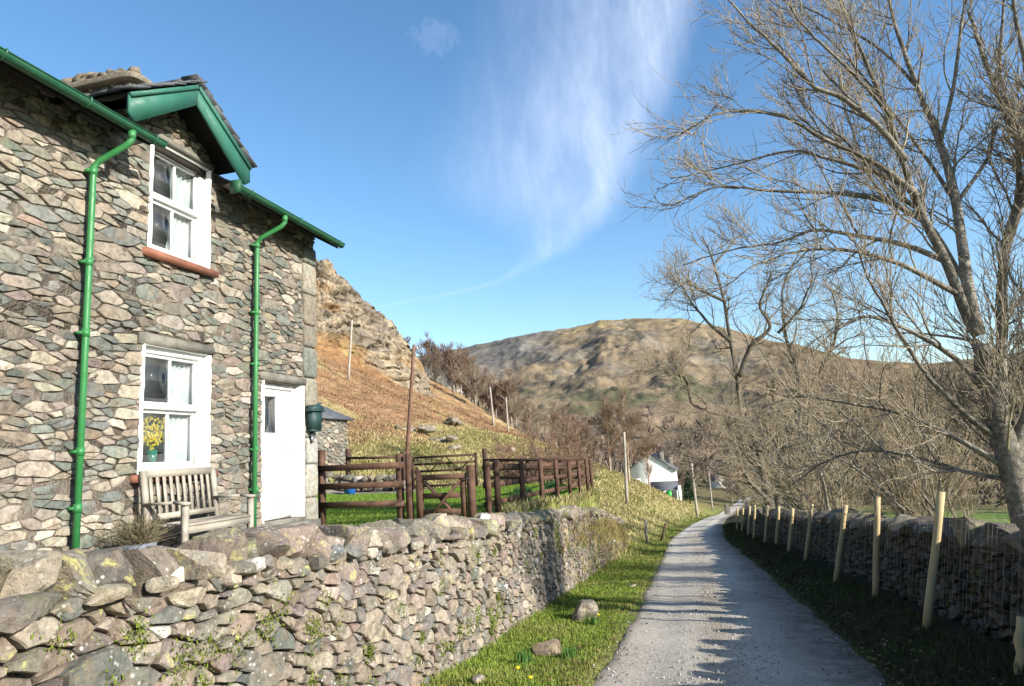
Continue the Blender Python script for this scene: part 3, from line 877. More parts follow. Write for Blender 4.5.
for q in range(5): mb.tube([(RX0+.05, 7.36+q*.05, RZ0-.09+.02*math.sin(q)), (RX0+.07, 7.56+q*.04, RZ0-.06), (RX0+.02, 7.72, RZ0-.10)], .014, 6)
mb.box((RX0+.06, 7.37, RZ0-.05), (.15, .05, .17)); mb.build('gutter_end', M['green_gut'], g2)
def downpipe(y, ytop, zb, dy=0):
    cx = RX0+.075; r = .034
    mb = MB()
    P = [(cx, ytop, RZ0-.08), (cx, ytop, RZ0-.19), (cx-.04, ytop-.02, RZ0-.25), (HX+.16, y+.02, RZ0-.40), (HX+.105, y, RZ0-.47), (HX+.10, y, RZ0-.6), (HX+.10, y+dy*.5, 3.), (HX+.10, y+dy, zb)]
    mb.tube(P, r, 12)
    p = mb.build('downpipe', M['green_pipe'], cot, smooth=True)
    for z in (RZ0-.52, 3.85, 3.1, 1.9, 1.35):
        c = MB(); c.tube([(HX+.10, y, z-.04), (HX+.10, y, z+.04)], r+.008, 12)
        c.box((HX+.05, y-.045, z), (.10, .016, .03)); c.box((HX+.06, y, z), (.06, .10, .022)); c.build('pipe_clip', M['green_pipe'], p)
    c = MB(); c.tube([(cx, ytop, RZ0-.18), (cx, ytop, RZ0-.09)], r+.008, 12)
    c.build('pipe_collar', M['green_pipe'], p)
downpipe(5.53, 5.62, .66); downpipe(8.37, 8.47, .68, -.03)
# ---- chimney
mb = MB(); chx0, chx1, chy0, chy1 = -9.70, -8.36, 8.5, 9.5
cc = rubble_cells(chx0, chx1, 6.6, 8.02, .06, .13, 2., [], 81)
add_stones(mb, cc, lambda u, v, h: np.column_stack([u, chy0-h, v]), PAL_HOUSE, 82, edge=.08, relief=.03)
cc = rubble_cells(chy0, chy1, 6.6, 8.02, .06, .13, 2., [], 83)
add_stones(mb, cc, lambda u, v, h: np.column_stack([chx1+h, u, v]), PAL_HOUSE, 84, edge=.08, relief=.03)
ch = mb.build('chimney', M['stone_house'], cot, smooth='auto')
mb = MB(); mb.box(((chx0+chx1)/2, (chy0+chy1)/2, 7.2), (chx1-chx0-.02, chy1-chy0-.02, 1.62)); mb.build('mortar', M['mortar'], ch)
mb = MB()
V, F = rock(((chx0+chx1)/2, (chy0+chy1)/2, 8.09), (1.62, 1.30, .13), 90, 4, planes=0, blocky=1.3, rough=.02); mb.add(V, F, np.array([.20, .175, .135]))
for q in range(22):
    V, F = rock((chx0+(chx1-chx0)*(q % 11+.5)/11+random.uniform(-.05, .05), (chy0 if q < 11 else chy1-.15)+random.uniform(-.06, .06), 8.20+random.uniform(0, .04)), (random.uniform(.2, .34), random.uniform(.2, .4), random.uniform(.14, .26)), 91+q, 2, rz=random.uniform(0, 3)); mb.add(V, F, np.array([.19, .16, .12])*random.uniform(.6, 1.3))
mb.build('cap', M['stone_house'], ch, smooth=False)
mb = MB(); mb.bar((chx1-.30, chy0+.2, 8.27), (chx1+.02, chy0+.25, 8.20), .3, .025); mb.bar((chx1-.18, chy0+.25, 8.30), (chx1-.02, chy0+.3, 8.22), .3, .025); mb.build('slates', M['slate'], ch)

# ---- letter box, flowers, bench, pot plant
lb = thing('letter_box', (HX+.02, 9.90, 2.12), 'dark green letter box with curved lid hung on the wall beside the white door', 'letter box')
mb = MB(); mb.poly([(HX+.04, 9.77, 2.20), (HX+.04, 9.99, 2.20), (HX+.04, 10.02, 2.50), (HX+.04, 9.74, 2.50)], (.14, 0, 0)); mb.box((HX+.11, 9.88, 2.185), (.12, .24, .03)); mb.build('body', M['mail_green'], lb)
mb = MB(); a = np.linspace(0, pi, 12)
mb.poly([(HX+.035, 9.88+.165*math.cos(q), 2.503+.10*math.sin(q)) for q in a], (.165, 0, 0)); mb.box((HX+.13, 9.88, 2.50), (.175, .35, .02)); mb.build('lid', M['mail_green'], lb)
mb = MB(); mb.box((HX+.06, 9.88, 2.08), (.05, .05, .17)); mb.build('bracket', M['mail_green'], lb)
mb = MB(); mb.box((HX+.085, 9.88, 2.05), (.006, .06, .10)); mb.tube([(HX+.09, 9.88, 2.02), (HX+.105, 9.88, 2.02)], .012, 8); mb.build('lock_plate', M['wire'], lb)

vs = thing('vase_of_flowers', (HX-.30, 6.86, 1.64), 'green vase of yellow flowering sprigs on the sill inside the lower window', 'vase')
mb = MB(); mb.tube([(HX-.23, 6.83, 1.645), (HX-.23, 6.83, 1.70), (HX-.23, 6.83, 1.80), (HX-.23, 6.83, 1.92)], [.035, .05, .045, .065], 14); mb.build('vase', M['vase'], vs, smooth=True)
mb = MB(); mp = MB(); rg = np.random.default_rng(3)
for q in range(44):
    e = np.array([HX-.23+rg.normal(0, .035), 6.84+rg.normal(0, .16), 2.20+rg.normal(0, .13)])
    b = np.array([HX-.23, 6.83, 1.90]); mid = (b+e)/2+rg.normal(0, .015, 3)
    mb.tube([b, mid, e], .003, 4)
    for w in range(9):
        p = b+(e-b)*rg.uniform(.45, 1.03)+rg.normal(0, .016, 3)
        V, F = ico(1); mp.add(V*np.array([.013, .016, .016])*rg.uniform(.7, 1.5)+p, F)
mb.build('stems', M['stem'], vs); mp.build('blossom', M['petal'], vs)

bz = .64; by0, by1 = 6.30, 7.42; bxb, bxf = -5.80, -5.30
be = thing('garden_bench', ((bxb+bxf)/2, (by0+by1)/2, bz), 'weathered slatted wooden garden bench against the cottage wall below the lower window', 'bench')
for y in (by0, by1):
    mb = MB(); mb.bar((bxb+.03, y, bz), (bxb+.02, y, bz+.45), .06, .06, (1, 0, 0)); mb.bar((bxb+.02, y, bz+.44), (bxb-.06, y, bz+1.04), .06, .06, (1, 0, 0)); mb.build('leg', M['bench'], be)
    mb = MB(); mb.bar((bxf, y, bz), (bxf, y, bz+.66), .06, .06, (1, 0, 0)); mb.build('leg', M['bench'], be)
    mb = MB(); P = [(bxf+.05, bz+.665), (bxf-.12, bz+.685), (bxb-.0, bz+.675)]
    mb.bar((P[0][0], y, P[0][1]), (P[1][0], y, P[1][1]), .085, .03); mb.bar((P[1][0]+.003, y, P[1][1]), (P[2][0], y, P[2][1]), .083, .03); mb.build('arm', M['bench'], be)
mb = MB()
for q in range(5): mb.box((bxb+.07+q*.105, (by0+by1)/2, bz+.44), (.085, by1-by0-.07, .024), jit=.003)
mb.box((bxf+.005, (by0+by1)/2, bz+.39), (.03, by1-by0-.062, .08)); mb.box((bxb+.03, (by0+by1)/2, bz+.385), (.03, by1-by0-.062, .07)); mb.build('seat', M['bench'], be)
mb = MB(); mb.bar((bxb-.058, by0+.03, bz+1.005), (bxb-.058, by1-.03, bz+1.005), .035, .085); mb.bar((bxb+.005, by0+.03, bz+.53), (bxb+.005, by1-.03, bz+.53), .035, .06); mb.build('top_rail', M['bench'], be)
for q in range(10):
    y = by0+.10+q*(by1-by0-.2)/9
    mb = MB(); mb.bar((bxb+.005, y, bz+.55), (bxb-.054, y, bz+.975), .042, .016, (1, 0, 0)); mb.build('slat', M['bench'], be)

pt = thing('pot_plant', (-5.55, 5.93, .65), 'dried twiggy plant in a slate pot left of the garden bench', 'plant')
mb = MB(); mb.tube([(-5.55, 5.93, .65), (-5.55, 5.93, .95)], [.13, .18], 16); mb.build('pot', M['patio'], pt)
mb = MB(); rg = np.random.default_rng(9); n = 420
P0 = np.array([-5.55, 5.93, .93])+rg.normal(0, .05, (n, 3))*[1, 1, .3]; D = rg.normal(0, 1, (n, 3))*[.8, .9, .3]+[0, 0, 1.0]; D /= np.linalg.norm(D, axis=1)[:, None]
Ln = rg.uniform(.18, .40, n)[:, None]; Pm = P0+D*Ln*.5; P1 = P0+D*Ln+[0, 0, -.03]
mb.tubes(np.stack([P0, Pm, P1], 1), np.tile([.004, .003, .002], (n, 1)), 3, np.repeat(np.array([[.20, .17, .10]])*rg.uniform(.6, 1.3, (n, 1)), 9, 0)); mb.build('stems', M['dryplant'], pt)
mb = MB(); mb.box((-5.15, 8.0, .652), (1.6, 3.6, .05), jit=.01); mb.box((-5.1, 5.0, .652), (1.6, 2.2, .05), jit=.01); pv = mb.build('patio', M['patio']); tag(pv, kind='structure')

# ================================================================== DRY STONE WALL, left
def lw_top(y): return np.interp(y, [-2, 2.35, 4.66, 6.46, 9.55, 12.8, 16.6, 21, 26.5], [1.46, 1.32, 1.19, 1.03, .78, .54, .29, -.14, -1.06])
def lw_base(y): return -.085*np.maximum(y, -25)
lw = thing('dry_stone_wall', (-2.95, 12, -1.), 'long dry stone wall with yellow lichen on its coping along the left of the lane', 'stone wall')
mb = MB()
CH = .23
def lw_map(u, v, h):
    zb = lw_base(u)-.12; zt = lw_top(u)-CH
    z = zb+v/1.42*(zt-zb)
    return np.column_stack([-2.70-.13*v/1.42+h+.03*fbm(u*.7, v*1.3, seed=4), u, z])
coarse = lambda u: 1. if u < 9 else (1.8 if u < 16 else 2.6)
cells = warp(rubble_cells(-1.5, 26.2, 0, 1.42, .05, .19, 1.9, [], 100, bias=1.3), .05, 3.6, 9)
lich = lambda c, rg: rg.random()**3*(.9 if c[1] > 1. else .45)
add_stones(mb, cells, lw_map, PAL_WALL, 101, gap=.0052, edge=.036, depth=.09, relief=.027, rough=.022, lich=lich, coarse=coarse, tiltn=.08)
# coping boulders set on edge
rg = np.random.default_rng(33); y = -1.5; q = 0
while y < 26.2:
    big = rg.random() < .3
    w = rg.uniform(.24, .36) if big else rg.uniform(.11, .23)
    hgt = (rg.uniform(.20, .26) if big else rg.uniform(.17, .28))*(1 if y < 20 else .9); dp = rg.uniform(.44, .62)
    yc = y+w/2
    V, F = rock((-3.02+rg.uniform(-.03, .03), yc, lw_top(yc)-CH-.015+hgt/2), (dp*1.15, w*1.36, hgt*1.28), 500+q, 4 if yc < 7 else 3, planes=15, lean=rg.normal(0, .3), blocky=.8, rough=.035)
    mb.add(V, F, np.append(pick(PAL_WALL, rg)*.97, rg.uniform(.0, 1.05)))
    y += w*.96; q += 1
# small pinnings between the copes and fallen to the foot
for q in range(150):
    yc = .5*(50**rg.random()); V, F = rock((-2.82+rg.uniform(-.08, .05), yc, lw_top(yc)-CH+rg.uniform(-.03, .04)), rg.uniform(.08, .19, 3)*[1, 1.4, .8], 800+q, 3)
    mb.add(V, F, np.append(pick(PAL_WALL, rg), rg.random()*.6))
mb.build('stonework', M['stone_wall'], lw, smooth='auto')
mb = MB(); k = 60; yy = np.linspace(-1.5, 26.2, k)
def prof(y):
    zb, zt = lw_base(y)-.3, lw_top(y)-CH+.05
    return [(-2.765, y, zb), (-2.885, y, zt), (-3.27, y, zt), (-3.34, y, zb)]
V = np.array([p for y in yy for p in prof(y)]); i = np.arange(k-1)[:, None]*4; j = np.arange(4)[None]; j2 = (j+1) % 4
mb.add(V, [np.stack([i+j, i+j2, i+4+j2, i+4+j], -1).reshape(-1, 4), np.array([[0, 1, 2, 3], [(k-1)*4+3, (k-1)*4+2, (k-1)*4+1, (k-1)*4]])]); mb.build('core', M['earthcore'], lw)

# ---- plants of blades: triangles batch
def blades(mb, P, hgt, wid, lean, col, curve=True):
    n = len(P); a = RNG.uniform(0, 2*pi, n); s = np.column_stack([np.cos(a), np.sin(a), 0*a])*(wid/2)[:, None]
    b = RNG.uniform(0, 2*pi, n); l = np.column_stack([np.cos(b), np.sin(b), 0*b])*(lean*hgt)[:, None]
    mid = P+l*.35+np.column_stack([0*a, 0*a, hgt*.6]); tip = P+l+np.column_stack([0*a, 0*a, hgt*np.sqrt(np.maximum(.15, 1-lean**2*.6))])
    V = np.stack([P-s, P+s, mid+s*.7, mid-s*.7, tip], 1).reshape(-1, 3)
    i = np.arange(n)[:, None]*5
    mb.add(V, [i+np.array([[0, 1, 2, 3]]), i+np.array([[3, 2, 4]])], np.repeat(col, 5, 0))
def cols(pal, n, var=.2):
    pal = np.array(pal, float); return pal[RNG.integers(0, len(pal), n)]*RNG.uniform(1-var, 1+var, (n, 1))

# moss and ferns in the joints of the wall
mb = MB()
rg = np.random.default_rng(55)
for q in range(95):
    y = 2.2*(24/2.2)**rg.random(); v = rg.uniform(.15, 1.35)
    base = lw_map(np.array([y]), np.array([v]), np.array([.03]))[0]
    n = int(rg.uniform(40, 120)); s = rg.uniform(.02, .055)*(1+.03*y)
    P = base+rg.normal(0, 1, (n, 3))*[.012, s, s*1.1]
    P = P+rg.normal(0, 1, (n, 3))*[.006, .012, .012]
    blades(mb, P, rg.uniform(.008, .028, n)*(1+.03*y), np.full(n, .009+.0008*y), rg.uniform(.4, 1.2, n), cols([(.16, .21, .03), (.11, .15, .022), (.20, .23, .04)], n))
ms = mb.build('moss_tuft', M['blade'], lw); ms['kind'] = 'stuff'
# dead grass hanging over the far end
mb = MB(); n = 9000
y = rg.uniform(13, 26.3, n); v = rg.uniform(0., 1.45, n); keep = rg.random(n) < sstep(12, 23, y)*(.35+.65*(v > .7)); y, v = y[keep], v[keep]; n = len(y)
P = lw_map(y, v, np.full(n, .02)); P[:, 0] -= rg.uniform(0, .3, n)*(v > 1.3)
blades(mb, P, rg.uniform(.12, .34, n), np.full(n, .016), rg.uniform(.3, 1.1, n), cols([(.46, .36, .17), (.38, .29, .13), (.19, .23, .04), (.30, .29, .08), (.34, .20, .10)], n))
gt = mb.build('grass_tuft', M['blade'], lw); gt['kind'] = 'stuff'

# white quartz lumps lying on the wall
for q, (dy, lab) in enumerate(((0, 'larger lump of white quartz lying on the wall coping below the small gate'), (.22, 'smaller lump of white quartz lying on the wall coping, on the right of its pair'))):
    V, F = rock((-2.95, 9.46+dy, lw_top(9.5)-.01), (.17-.04*q, .19-.05*q, .17-.05*q), 1700+q, 3); o = MB().add(V, F).build('quartz_lump', M['white_wall']); tag(o, lab, 'stone', 'quartz lumps on the wall'); rebase(o, (-2.95, 9.46+dy, lw_top(9.5)-.08))

# ================================================================== VERGE
mb = MB()
def scatter_verge(n, xa, xb, ya, yb):
    y = ya*(yb/ya)**RNG.random(n); x = RNG.uniform(xa, xb, n); return x, y
x, y = scatter_verge(70000, -2.72, -1.12, 3.2, 34)
edge = lane_c(y)-1.30+.10*fbm(y*1.1, 0*y, seed=71)
keep = (x < edge-.02) | (RNG.random(len(x)) < .30*np.clip(fbm(x*2.2, y*1.3, seed=73)+.25, 0, 1)*(x < edge+.28)); x, y = x[keep], y[keep]
pn = fbm(x*1.4, y*1.4, seed=72); n = len(x)
hh = (.030+.035*RNG.random(n))*(1+.6*np.clip(pn, -.5, 1))*(1+.9*np.exp(-((x+2.68)/.10)**2))*(1+.008*y)
c = mixv(cols([(.175, .255, .034), (.145, .22, .03), (.23, .28, .05)], n), cols([(.34, .30, .13), (.28, .26, .08), (.22, .15, .07)], n), (sstep(-.02, .42, pn+RNG.normal(0, .3, n)+.35*sstep(.25, 0, np.abs(edge[keep]-x)))*.55))
blades(mb, np.column_stack([x, y, H(x, y)-.004]), hh, .006+.0007*y, RNG.uniform(.1, .9, n), c)
vg = mb.build('verge_grass', M['blade']); tag(vg, 'short green grass on the sunny verge between the wall and the lane', 'grass', kind='stuff')
# daffodil leaf spears by the boulders: small clumps
for q, (cx, cy, lab) in enumerate(((-1.68, 10.35, 'clump of upright green leaves in front of the grey verge boulder'), (-1.60, 8.1, 'clump of upright green leaves beside the flat brown verge stone'), (-2.05, 7.75, 'small clump of upright leaves at the foot of the dry stone wall'))):
    mb = MB(); n = 60; P = np.column_stack([cx+RNG.normal(0, .045, n), cy+RNG.normal(0, .045, n), np.zeros(n)]); P[:, 2] = H(P[:, 0], P[:, 1])
    blades(mb, P, RNG.uniform(.10, .2, n), np.full(n, .012), RNG.uniform(.05, .4, n), cols([(.06, .15, .03), (.08, .17, .04)], n)); o = mb.build('leaf_clump', M['blade']); tag(o, lab, 'plant', 'leaf clumps on the verge'); rebase(o, (cx, cy, float(H(cx, cy))))
bl = [((-1.84, 10.80), (.40, .50, .36), 'rounded grey boulder with yellow lichen on the grass verge', (.24, .21, .17), 0), ((-1.88, 8.35), (.42, .36, .20), 'flat brown boulder sunk in the verge nearest the camera', (.27, .205, .145), 0), ((-1.52, 15.2), (.17, .22, .10), 'small pale stone on the verge near the lane edge', (.36, .31, .24), 0), ((-2.25, 6.75), (.14, .15, .09), 'pale stone at the foot of the wall at the bottom of the picture', (.30, .27, .23), 0)]
for q, ((bx, by), s, lab, c, r_) in enumerate(bl):
    bzz = float(H(bx, by)); V, F = rock((bx, by, bzz+s[2]*.30), s, 1200+q, 4, rz=q, planes=8, blocky=.35, rough=.04)
    o = MB().add(V, F, np.append(c, .5)).build('boulder', M['stone_wall'], smooth='auto'); tag(o, lab, 'boulder', 'stones on the verge'); rebase(o, (bx, by, bzz))
for q, (bx, by, lab) in enumerate(((-1.62, 10.62, 'yellow dandelion beside the grey verge boulder'), (-1.95, 7.1, 'yellow flower near the flat brown boulder'), (-1.72, 6.7, 'yellow flower lowest on the verge'))):
    z = float(H(bx, by)); t = thing('wild_flower', (bx, by, z), lab, 'flower', 'yellow flowers on the verge')
    mb = MB(); mb.tube([(bx, by, z), (bx+.01, by, z+.10)], .003, 5); mb.build('stem', M['stem'], t)
    mb = MB(); V, F = ico(2); mb.add(V*[.024, .024, .012]+[bx+.01, by, z+.105], F); mb.build('flower_head', M['petal'], t)
# gravel on the lane
mb = MB(); V0, F0 = ico(1); n = 5200
y = 4.*(38/4.)**RNG.random(n); u = np.clip(np.where(RNG.random(n) < .55, RNG.normal(0, .25, n), RNG.uniform(-1.08, 1.05, n)), -1.1, 1.08); x = lane_c(y)+1.3*u
s = (.004+.010*RNG.random(n)**3)*(1+.02*y)
s = np.where(RNG.random(n) < .008, s*2., s)
V = V0[None]*(s[:, None, None]*RNG.uniform(.6, 1.3, (n, 1, 3)))+np.column_stack([x, y, lane_top(x, y)+.004])[:, None]
mb.add(V.reshape(-1, 3), (F0[None]+(np.arange(n)*len(V0))[:, None, None]).reshape(-1, 3), np.repeat(cols([(.30, .285, .26), (.36, .34, .31), (.22, .21, .195), (.42, .40, .36)], n), len(V0), 0))
gv = mb.build('gravel', M['pebble'], smooth=False); tag(gv, 'loose pale gravel scattered over the lane', 'gravel', kind='stuff')

# fallen leaves and grit swept against the edges of the lane
mb = MB(); n = 2600; y = 4.*(45/4.)**RNG.random(n); sgn = np.where(RNG.random(n) < .72, 1, -1)
u = sgn*(1.0+RNG.normal(0, .16, n))+np.where(sgn > 0, .10+.45*RNG.random(n), -.05); x = lane_c(y)+1.3*u; x = np.minimum(x, 2.8)
z = np.where(np.abs(u) < .98, lane_top(x, y), H(x, y)+.03)+.006; sz = RNG.uniform(.012, .03, n)*(1+.012*y); a = RNG.uniform(0, 2*pi, n)
ax_ = np.column_stack([np.cos(a), np.sin(a), RNG.normal(0, .25, n)])*sz[:, None]; ay_ = np.column_stack([-np.sin(a), np.cos(a), RNG.normal(0, .3, n)])*(sz*.6)[:, None]; Pc = np.column_stack([x, y, z])
V = np.stack([Pc-ax_, Pc-ay_+[0, 0, .004], Pc+ax_, Pc+ay_+[0, 0, .004]], 1).reshape(-1, 3)
mb.add(V, np.arange(n*4).reshape(-1, 4), np.repeat(cols([(.20, .11, .05), (.14, .085, .045), (.27, .18, .09), (.10, .07, .045)], n), 4, 0))
o = mb.build('fallen_leaves', M['dryplant']); tag(o, 'dead brown leaves lying along both edges of the lane', 'leaves', kind='stuff')

# ================================================================== LAWN & HILLSIDE GRASS
mb = MB(); n = 42000
x = RNG.uniform(-13.6, -3.05, n); y = RNG.uniform(10.2, 22.4, n); pn = fbm(x*.9, y*.9, seed=75); n = len(x)
keep = ~((x < -8.6) & (y > 20.3+.12*(-x-9)))
x, y, pn = x[keep], y[keep], pn[keep]; n = len(x)
blades(mb, np.column_stack([x, y, H(x, y)-.004]), .035+.03*RNG.random(n), np.full(n, .014), RNG.uniform(.1, .8, n), mixv(cols([(.135, .225, .025), (.11, .19, .022), (.17, .25, .035)], n), cols([(.20, .20, .06)], n), sstep(.2, .6, pn)*.5))
o = mb.build('lawn_grass', M['blade']); tag(o, 'mown green lawn inside the timber fence', 'grass', kind='stuff')
# garden strip between house and wall, and grass behind wall
mb = MB(); n = 60000
y = 21.5*(112/21.5)**RNG.random(n); d = 26*RNG.random(n)**1.6; x = lane_c(y)-1.28-d+.1*fbm(y*1.2, 0*y, seed=76)
xs_ = RNG.uniform(-3.42, -2.98, 5000); ys_ = RNG.uniform(11, 28, 5000)
keep = ~((y < 22.8) & (x < -2.9)); x, y, d = np.concatenate([x[keep], xs_]), np.concatenate([y[keep], ys_]), np.concatenate([d[keep], xs_*0+1.2])
# tussocks: cluster positions
cl = fbm(x*.8, y*.8, seed=77); n = len(x)
z = H(x, y)
col = ground_col(x, y, z)*RNG.uniform(.75, 1.45, (n, 1))
str_ = sstep(-.45, .15, cl+RNG.normal(0, .2, n))*sstep(.3, 1.6, d)
col = mixv(col, cols([(.52, .44, .23), (.46, .38, .19), (.38, .35, .12)], n), str_*.9*(z < 5))
blades(mb, np.column_stack([x, y, z-.01]), (.06+.20*str_*RNG.random(n)+.05*RNG.random(n))*(1+.004*y), .010+.0011*y, RNG.uniform(.2, 1.1, n), col)
o = mb.build('bank_grass', M['blade']); tag(o, 'straw coloured tussock grass on the bank left of the lane', 'grass', kind='stuff')
mb = MB(); n = 85000
y = RNG.uniform(24, 125, n); x = -5-(.62*y+10)*RNG.random(n); keep = (x < -4)
x, y = x[keep], y[keep]; n = len(x); z = H(x, y); r = np.hypot(x, y)
cl = fbm(x*.35, y*.35, seed=79)
col = ground_col(x, y, z)*RNG.uniform(.8, 1.35, (n, 1))
blades(mb, np.column_stack([x, y, z-.02]), (.10+.20*RNG.random(n)**2)*(1+.9*np.clip(cl, -.5, 1)), .008*r**.6, RNG.uniform(.2, 1.25, n), col)
o = mb.build('hillside_bracken', M['blade']); tag(o, 'rusty bracken and dry grass over the hillside behind the garden', 'bracken', kind='stuff')
# right verge and field edge, shade put into the dark blade colours
mb = MB(); n = 26000
y = 3.5*(60/3.5)**RNG.random(n); dr = np.where(RNG.random(n) < .35, RNG.normal(-.02, .13, n), RNG.uniform(-.05, 1.15, n)); x = lane_c(y)+1.46+dr
keep = x < 2.72; x, y, dr = x[keep], y[keep], dr[keep]; n = len(x); pn = fbm(x*1.5, y*1.2, seed=81)
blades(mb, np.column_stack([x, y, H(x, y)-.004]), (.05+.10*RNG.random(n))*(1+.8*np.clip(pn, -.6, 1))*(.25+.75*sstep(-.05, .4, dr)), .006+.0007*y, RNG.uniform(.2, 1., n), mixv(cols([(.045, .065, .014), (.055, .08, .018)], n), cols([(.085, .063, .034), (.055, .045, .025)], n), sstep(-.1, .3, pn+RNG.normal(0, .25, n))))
o = mb.build('shade_tinted_verge_grass', M['blade']); tag(o, 'rough shade-darkened grass and leaf litter at the foot of the right hand wall', 'grass', kind='stuff')

# ================================================================== RIGHT WALL
def rwx(y): return np.interp(y, [-2, 25, 32, 40, 50, 62], [2.98, 2.96, 2.62, 2.50, 2.9, 3.6])
def rw_top(y): return -.085*y+np.interp(y, [-2, 6, 8.2, 14, 25, 62], [1.52, 1.5, 1.27, 1.29, 1.27, 1.15])  # near end, out of view, raised to throw shadow across the lane
rw = thing('dry_stone_wall', (3.2, 20, -1.7), 'shaded mossy dry stone wall behind the row of leaning stakes on the right', 'stone wall')
mb = MB()
def rw_map(u, v, h):
    zb = -.085*u-.02; zt = rw_top(u)-.2
    return np.column_stack([rwx(u)-h+.09*v/1.2, u, zb+v/1.2*(zt-zb)])
cells = rubble_cells(1.0, 34, 0, 1.2, .085, .22, 1.9, [], 120)
add_stones(mb, cells, rw_map, PAL_SHADE, 121, gap=.02, edge=.075, depth=.10, relief=.06, rough=.03, lich=.2, coarse=lambda u: 1 if u < 12 else 1.8)
cells = rubble_cells(34, 62, 0, 1.2, .2, .34, 1.9, [], 122)
add_stones(mb, cells, rw_map, PAL_SHADE, 123, gap=.03, edge=.2, depth=.10, relief=.06, rough=.03, lich=.2)
rg = np.random.default_rng(35); y = 1.; q = 0
while y < 62:
    w = rg.uniform(.2, .5)*(1 if y < 20 else 1.5); hgt = rg.uniform(.18, .36); yc = y+w/2
    V, F = rock((rwx(yc)+.30+rg.uniform(-.06, .06), yc, rw_top(yc)-.22+hgt/2), (rg.uniform(.5, .8), w*1.34, hgt*1.28), 1500+q, 3 if yc < 16 else 2, lean=rg.normal(0, .25), rough=.04)
    mb.add(V, F, np.append(pick(PAL_WALL, rg)*.6, rg.uniform(.2, 1.))); y += w*.95; q += 1  # cope tints darkened too, as if in shade
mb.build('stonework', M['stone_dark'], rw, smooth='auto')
mb = MB(); k = 50; yy = np.linspace(1., 62, k)
V = np.array([p for y in yy for p in [(rwx(y)+.06, y, -.085*y-.4), (rwx(y)+.10, y, rw_top(y)-.12), (rwx(y)+.52, y, rw_top(y)-.12), (rwx(y)+.60, y, -.085*y-.8)]])
i = np.arange(k-1)[:, None]*4; j = np.arange(4)[None]; j2 = (j+1) % 4
mb.add(V, [np.stack([i+j, i+j2, i+4+j2, i+4+j], -1).reshape(-1, 4), np.array([[0, 1, 2, 3], [(k-1)*4+3, (k-1)*4+2, (k-1)*4+1, (k-1)*4]])]); mb.build('core', M['earthcore'], rw)
mb = MB(); n = 3000; y = 5*(45/5.)**rg.random(n); v = rg.uniform(.0, 1.3, n); keep = rg.random(n) < sstep(-.1, .4, fbm(y*1.2, v*2, seed=88)); y, v = y[keep], v[keep]; n = len(y)
P = rw_map(y, v, np.full(n, .03)); P[:, 0] += rg.uniform(0, .4, n)*(v > 1.15)
blades(mb, P, rg.uniform(.06, .22, n), np.full(n, .012), rg.uniform(.3, 1.1, n), cols([(.20, .17, .07), (.10, .13, .03), (.14, .17, .04)], n)); gt = mb.build('grass_tuft', M['blade'], rw); gt['kind'] = 'stuff'

# stakes leaning on the wall
stk = [((2.50, 7.05, -.54), (2.60, 7.08, .02)), ((2.47, 9.5, -.81), (2.86, 9.5, .90)), ((2.53, 12.28, -1.04), (2.78, 12.28, .64)), ((2.35, 14.56, -1.24), (2.72, 14.56, .32)), ((2.52, 19.62, -1.67), (2.85, 19.62, -.08)), ((2.48, 22.82, -1.94), (2.76, 22.82, -.47)), ((2.46, 26.16, -2.22), (2.71, 26.16, -.69)), ((2.30, 28.61, -2.43), (2.55, 28.61, -.86)), ((2.11, 31.65, -2.69), (2.31, 31.65, -1.11)), ((2.02, 38.7, -3.29), (2.21, 38.7, -1.86)), ((1.97, 42.82, -3.64), (2.14, 42.82, -2.22)), ((2.1, 34.9, -2.97), (2.3, 34.9, -1.45))]
slab_ = ['short cut off pale stake at the right edge, nearest the camera', 'tallest pale round stake, the nearest full one, leaning on the dark wall', 'upright pale stake second from the right of the full row', 'pale stake leaning outwards, third from the right of the full row', 'pale stake fourth from the right, standing alone before a gap in the row', 'pale stake fifth from the right, the first beyond the middle gap', 'pale stake sixth from the right in the row along the wall', 'pale stake seventh from the right in the row along the wall', 'pale stake eighth from the right where the wall bends', 'thin far stake near the lane bend, last but one', 'farthest thin stake at the lane bend', 'small far stake between the eighth stake and the lane bend']
for q, (b, t) in enumerate(stk):
    b = np.array(b); t = np.array(t); b[2] = float(H(b[0], b[1]))-.05
    r = .047 if q < 5 else .055
    mb = MB(); P = [b+(t-b)*k for k in np.linspace(0, 1, 6)]
    P = np.array(P)+RNG.normal(0, .005, (6, 3)); mb.tube(P, np.linspace(r*1.1, r*.92, 6), 12)
    o = mb.build('fence_stake', M['stake'], smooth=False); tag(o, slab_[q], 'stake', 'stakes along the right hand wall'); rebase(o, tuple(b))
# stock netting strung on the stakes
mb = MB()
def net(y, h): # h above wall foot
    zb = -.085*y
    return np.column_stack([np.interp(y, [5, 9.5, 25, 31, 42], [2.72, 2.70, 2.66, 2.28, 2.1])+.18*h+.015*np.sin(y*9), y, zb+h])
yy = np.linspace(6.5, 42, 240)
for h in (.35, .55, .72, .9, 1.08, 1.24, 1.38): mb.tube(net(yy, np.full(len(yy), h)+.012*np.sin(yy*3+h*9)), .0009, 4)
ys = np.arange(6.5, 30, .155); Pn = []
for y in ys: 
    h = np.linspace(.35, 1.38, 8); Pn.append(net(np.full(8, y)+.012*np.sin(h*20+y), h))
mb.tubes(np.array(Pn), np.full((len(ys), 8), .0018), 4)
o = mb.build('wire_netting', M['wire']); tag(o, 'galvanised stock netting strung along the stakes in front of the right hand wall', 'wire netting'); 

